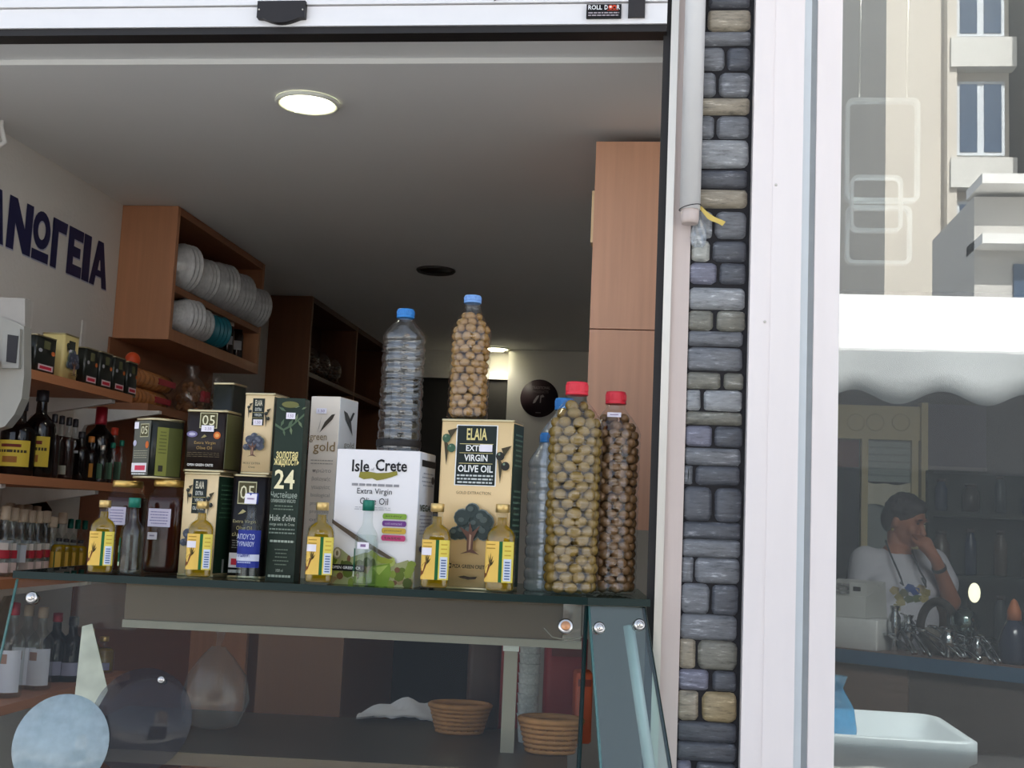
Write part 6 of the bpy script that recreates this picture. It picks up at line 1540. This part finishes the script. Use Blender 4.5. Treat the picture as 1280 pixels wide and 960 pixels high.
# face details
ey = MB(); 
for s_ in (-1, 1):
    e_ = H_+fw*.0895+rt*s_*.033+up_*.006; MB().ball(e_, (.004, .015, .0035), mat('closed_eye', (70, 44, 38), .5), 10, 6, HM).obj('eye', pw)
    MB().ball(H_+fw*.0975+rt*s_*.034+up_*.027, (.004, .020, .0035), M_hair, 10, 6, HM).obj('eyebrow', pw)
MB().ball(H_+fw*.101-up_*.0695, (.006, .022, .0035), mat('lip_line', (120, 60, 54), .5), 10, 6, HM).obj('mouth', pw)
hr = MB()
hr.ball(H_-fw*.012+up_*.040, (.098, .086, .092), M_hair, 20, 14, HM); hr.ball(H_-fw*.055+up_*.0, (.064, .076, .085), M_hair, 18, 12, HM); hr.ball(H_+fw*.040+up_*.082, (.055, .062, .038), M_hair, 16, 10, HM)
rn = random.Random(6)
for i in range(70):
    a_, b_ = rn.uniform(0, 2*pi), rn.uniform(.1, 1.3); d_ = fw*(cos(a_)*cos(b_))+rt*(sin(a_)*cos(b_))+up_*sin(b_)
    if d_.dot(fw) > .55 and d_.dot(up_) < .75: continue
    hr.ball(H_-fw*.012+up_*.036+d_*.086, .016, M_hair, 8, 6)
remesh(hr.obj('hair', pw), .006, 1)
te = MB()
capsule(te, SL_+Vector((.015, 0, -.008)), SR_+Vector((-.01, 0, -.008)), .075, .075, M_tee)
capsule(te, NB-Vector((0, 0, .05)), CH, .11, .14, M_tee, 18)
te.ball(CH+Vector((0, -.02, .0)), (.195, .135, .15), M_tee, 20, 14); te.ball(CH+Vector((-.01, -.03, -.14)), (.20, .15, .16), M_tee, 20, 14); te.ball(CH+Vector((-.0, -.02, -.3)), (.205, .16, .17), M_tee, 20, 14)
te.ball(CH+Vector((-.08, -.10, -.01)), (.085, .07, .08), M_tee, 14, 10); te.ball(CH+Vector((.08, -.09, -.01)), (.085, .07, .08), M_tee, 14, 10)
capsule(te, SL_, SL_+(eR-SL_)*.72, .078, .072, M_tee); capsule(te, SR_, SR_+(eL-SR_)*.55, .074, .074, M_tee)
tee = remesh(te.obj('tshirt', pw), .010, 4)
from mathutils.bvhtree import BVHTree
bpy.context.view_layer.update()
_bvh = BVHTree.FromObject(tee, bpy.context.evaluated_depsgraph_get())
def tee_at(px, py):
    h = _bvh.ray_cast(CAM-WO, ray(px, py).normalized()); return h[0]+h[1]*.002 if h[0] is not None else None
tr_ = MB()
for s_ in (-1, 1):
    hp = PEL+Vector((s_*.085, .02, -.06)); kn = Vector((hp.x+.01*s_, hp.y-.01, .46)); an = Vector((hp.x+.01*s_, hp.y+.02, .10)); capsule(tr_, hp, kn, .105, .078, mat('dark_trousers', (50, 50, 60), .8), 14); capsule(tr_, kn, an, .078, .060, mat('dark_trousers', (50, 50, 60), .8), 14)
tr_.ball(PEL+Vector((0, .02, .02)), (.17, .13, .13), mat('dark_trousers', (50, 50, 60), .8), 18, 12)
remesh(tr_.obj('trousers', pw), .012, 2)
# flower print, cord with glasses, watch, earring
pr_ = [(1118, 738, (176, 160, 120)), (1124, 746, (150, 140, 96)), (1130, 741, (120, 120, 100)), (1137, 735, (70, 92, 150)), (1144, 739, (60, 84, 146)), (1151, 736, (176, 156, 120)), (1157, 741, (150, 140, 90)), (1126, 753, (168, 156, 112)), (1136, 749, (96, 104, 84)), (1146, 748, (110, 120, 86)), (1155, 748, (186, 170, 120)), (1120, 760, (150, 146, 110))]
for i, (px, py, rgb) in enumerate(pr_):
    hit = [tee_at(px, py)]+[tee_at(px+5.5*cos(2*pi*k/10)*(1+.25*(k % 2)), py+4.6*sin(2*pi*k/10)*(1+.25*(k % 2))) for k in range(10)]
    if all(h is not None for h in hit): MB().add(hit, [(0, 1+k, 1+(k+1) % 10) for k in range(10)], ink(rgb), True).obj('printed_flower', pw)
cord = mat('grey_cord', (70, 76, 84), .6)
MB().tube([Wp(1107, 676, -.02), Wp(1112, 690, -.09), Wp(1119, 706, -.15), Wp(1126, 722, -.19), Wp(1129, 732, -.195), Wp(1125, 728, -.195)], .0045, cord, 6).obj('neck_cord', pw)
MB().tube([Wp(1140, 688, -.06), Wp(1144, 700, -.12), Wp(1150, 714, -.17), Wp(1157, 726, -.18), Wp(1158, 734, -.18), Wp(1152, 722, -.18)], .0045, cord, 6).obj('neck_cord', pw)
wdir = (wL-eL).normalized(); MB().lathe([(.031, -.01), (.034, -.008), (.034, .008), (.031, .01)], mat('watch_strap', (60, 58, 58), .4), 20, cap=False).obj('wristwatch', pw, tuple(eL+(wL-eL)*.80), wdir.to_track_quat('Z', 'Y').to_euler())
MB().ball(H_+rt*.088-up_*.05-fw*.002, .008, M_gold, 10, 6).obj('earring', pw)
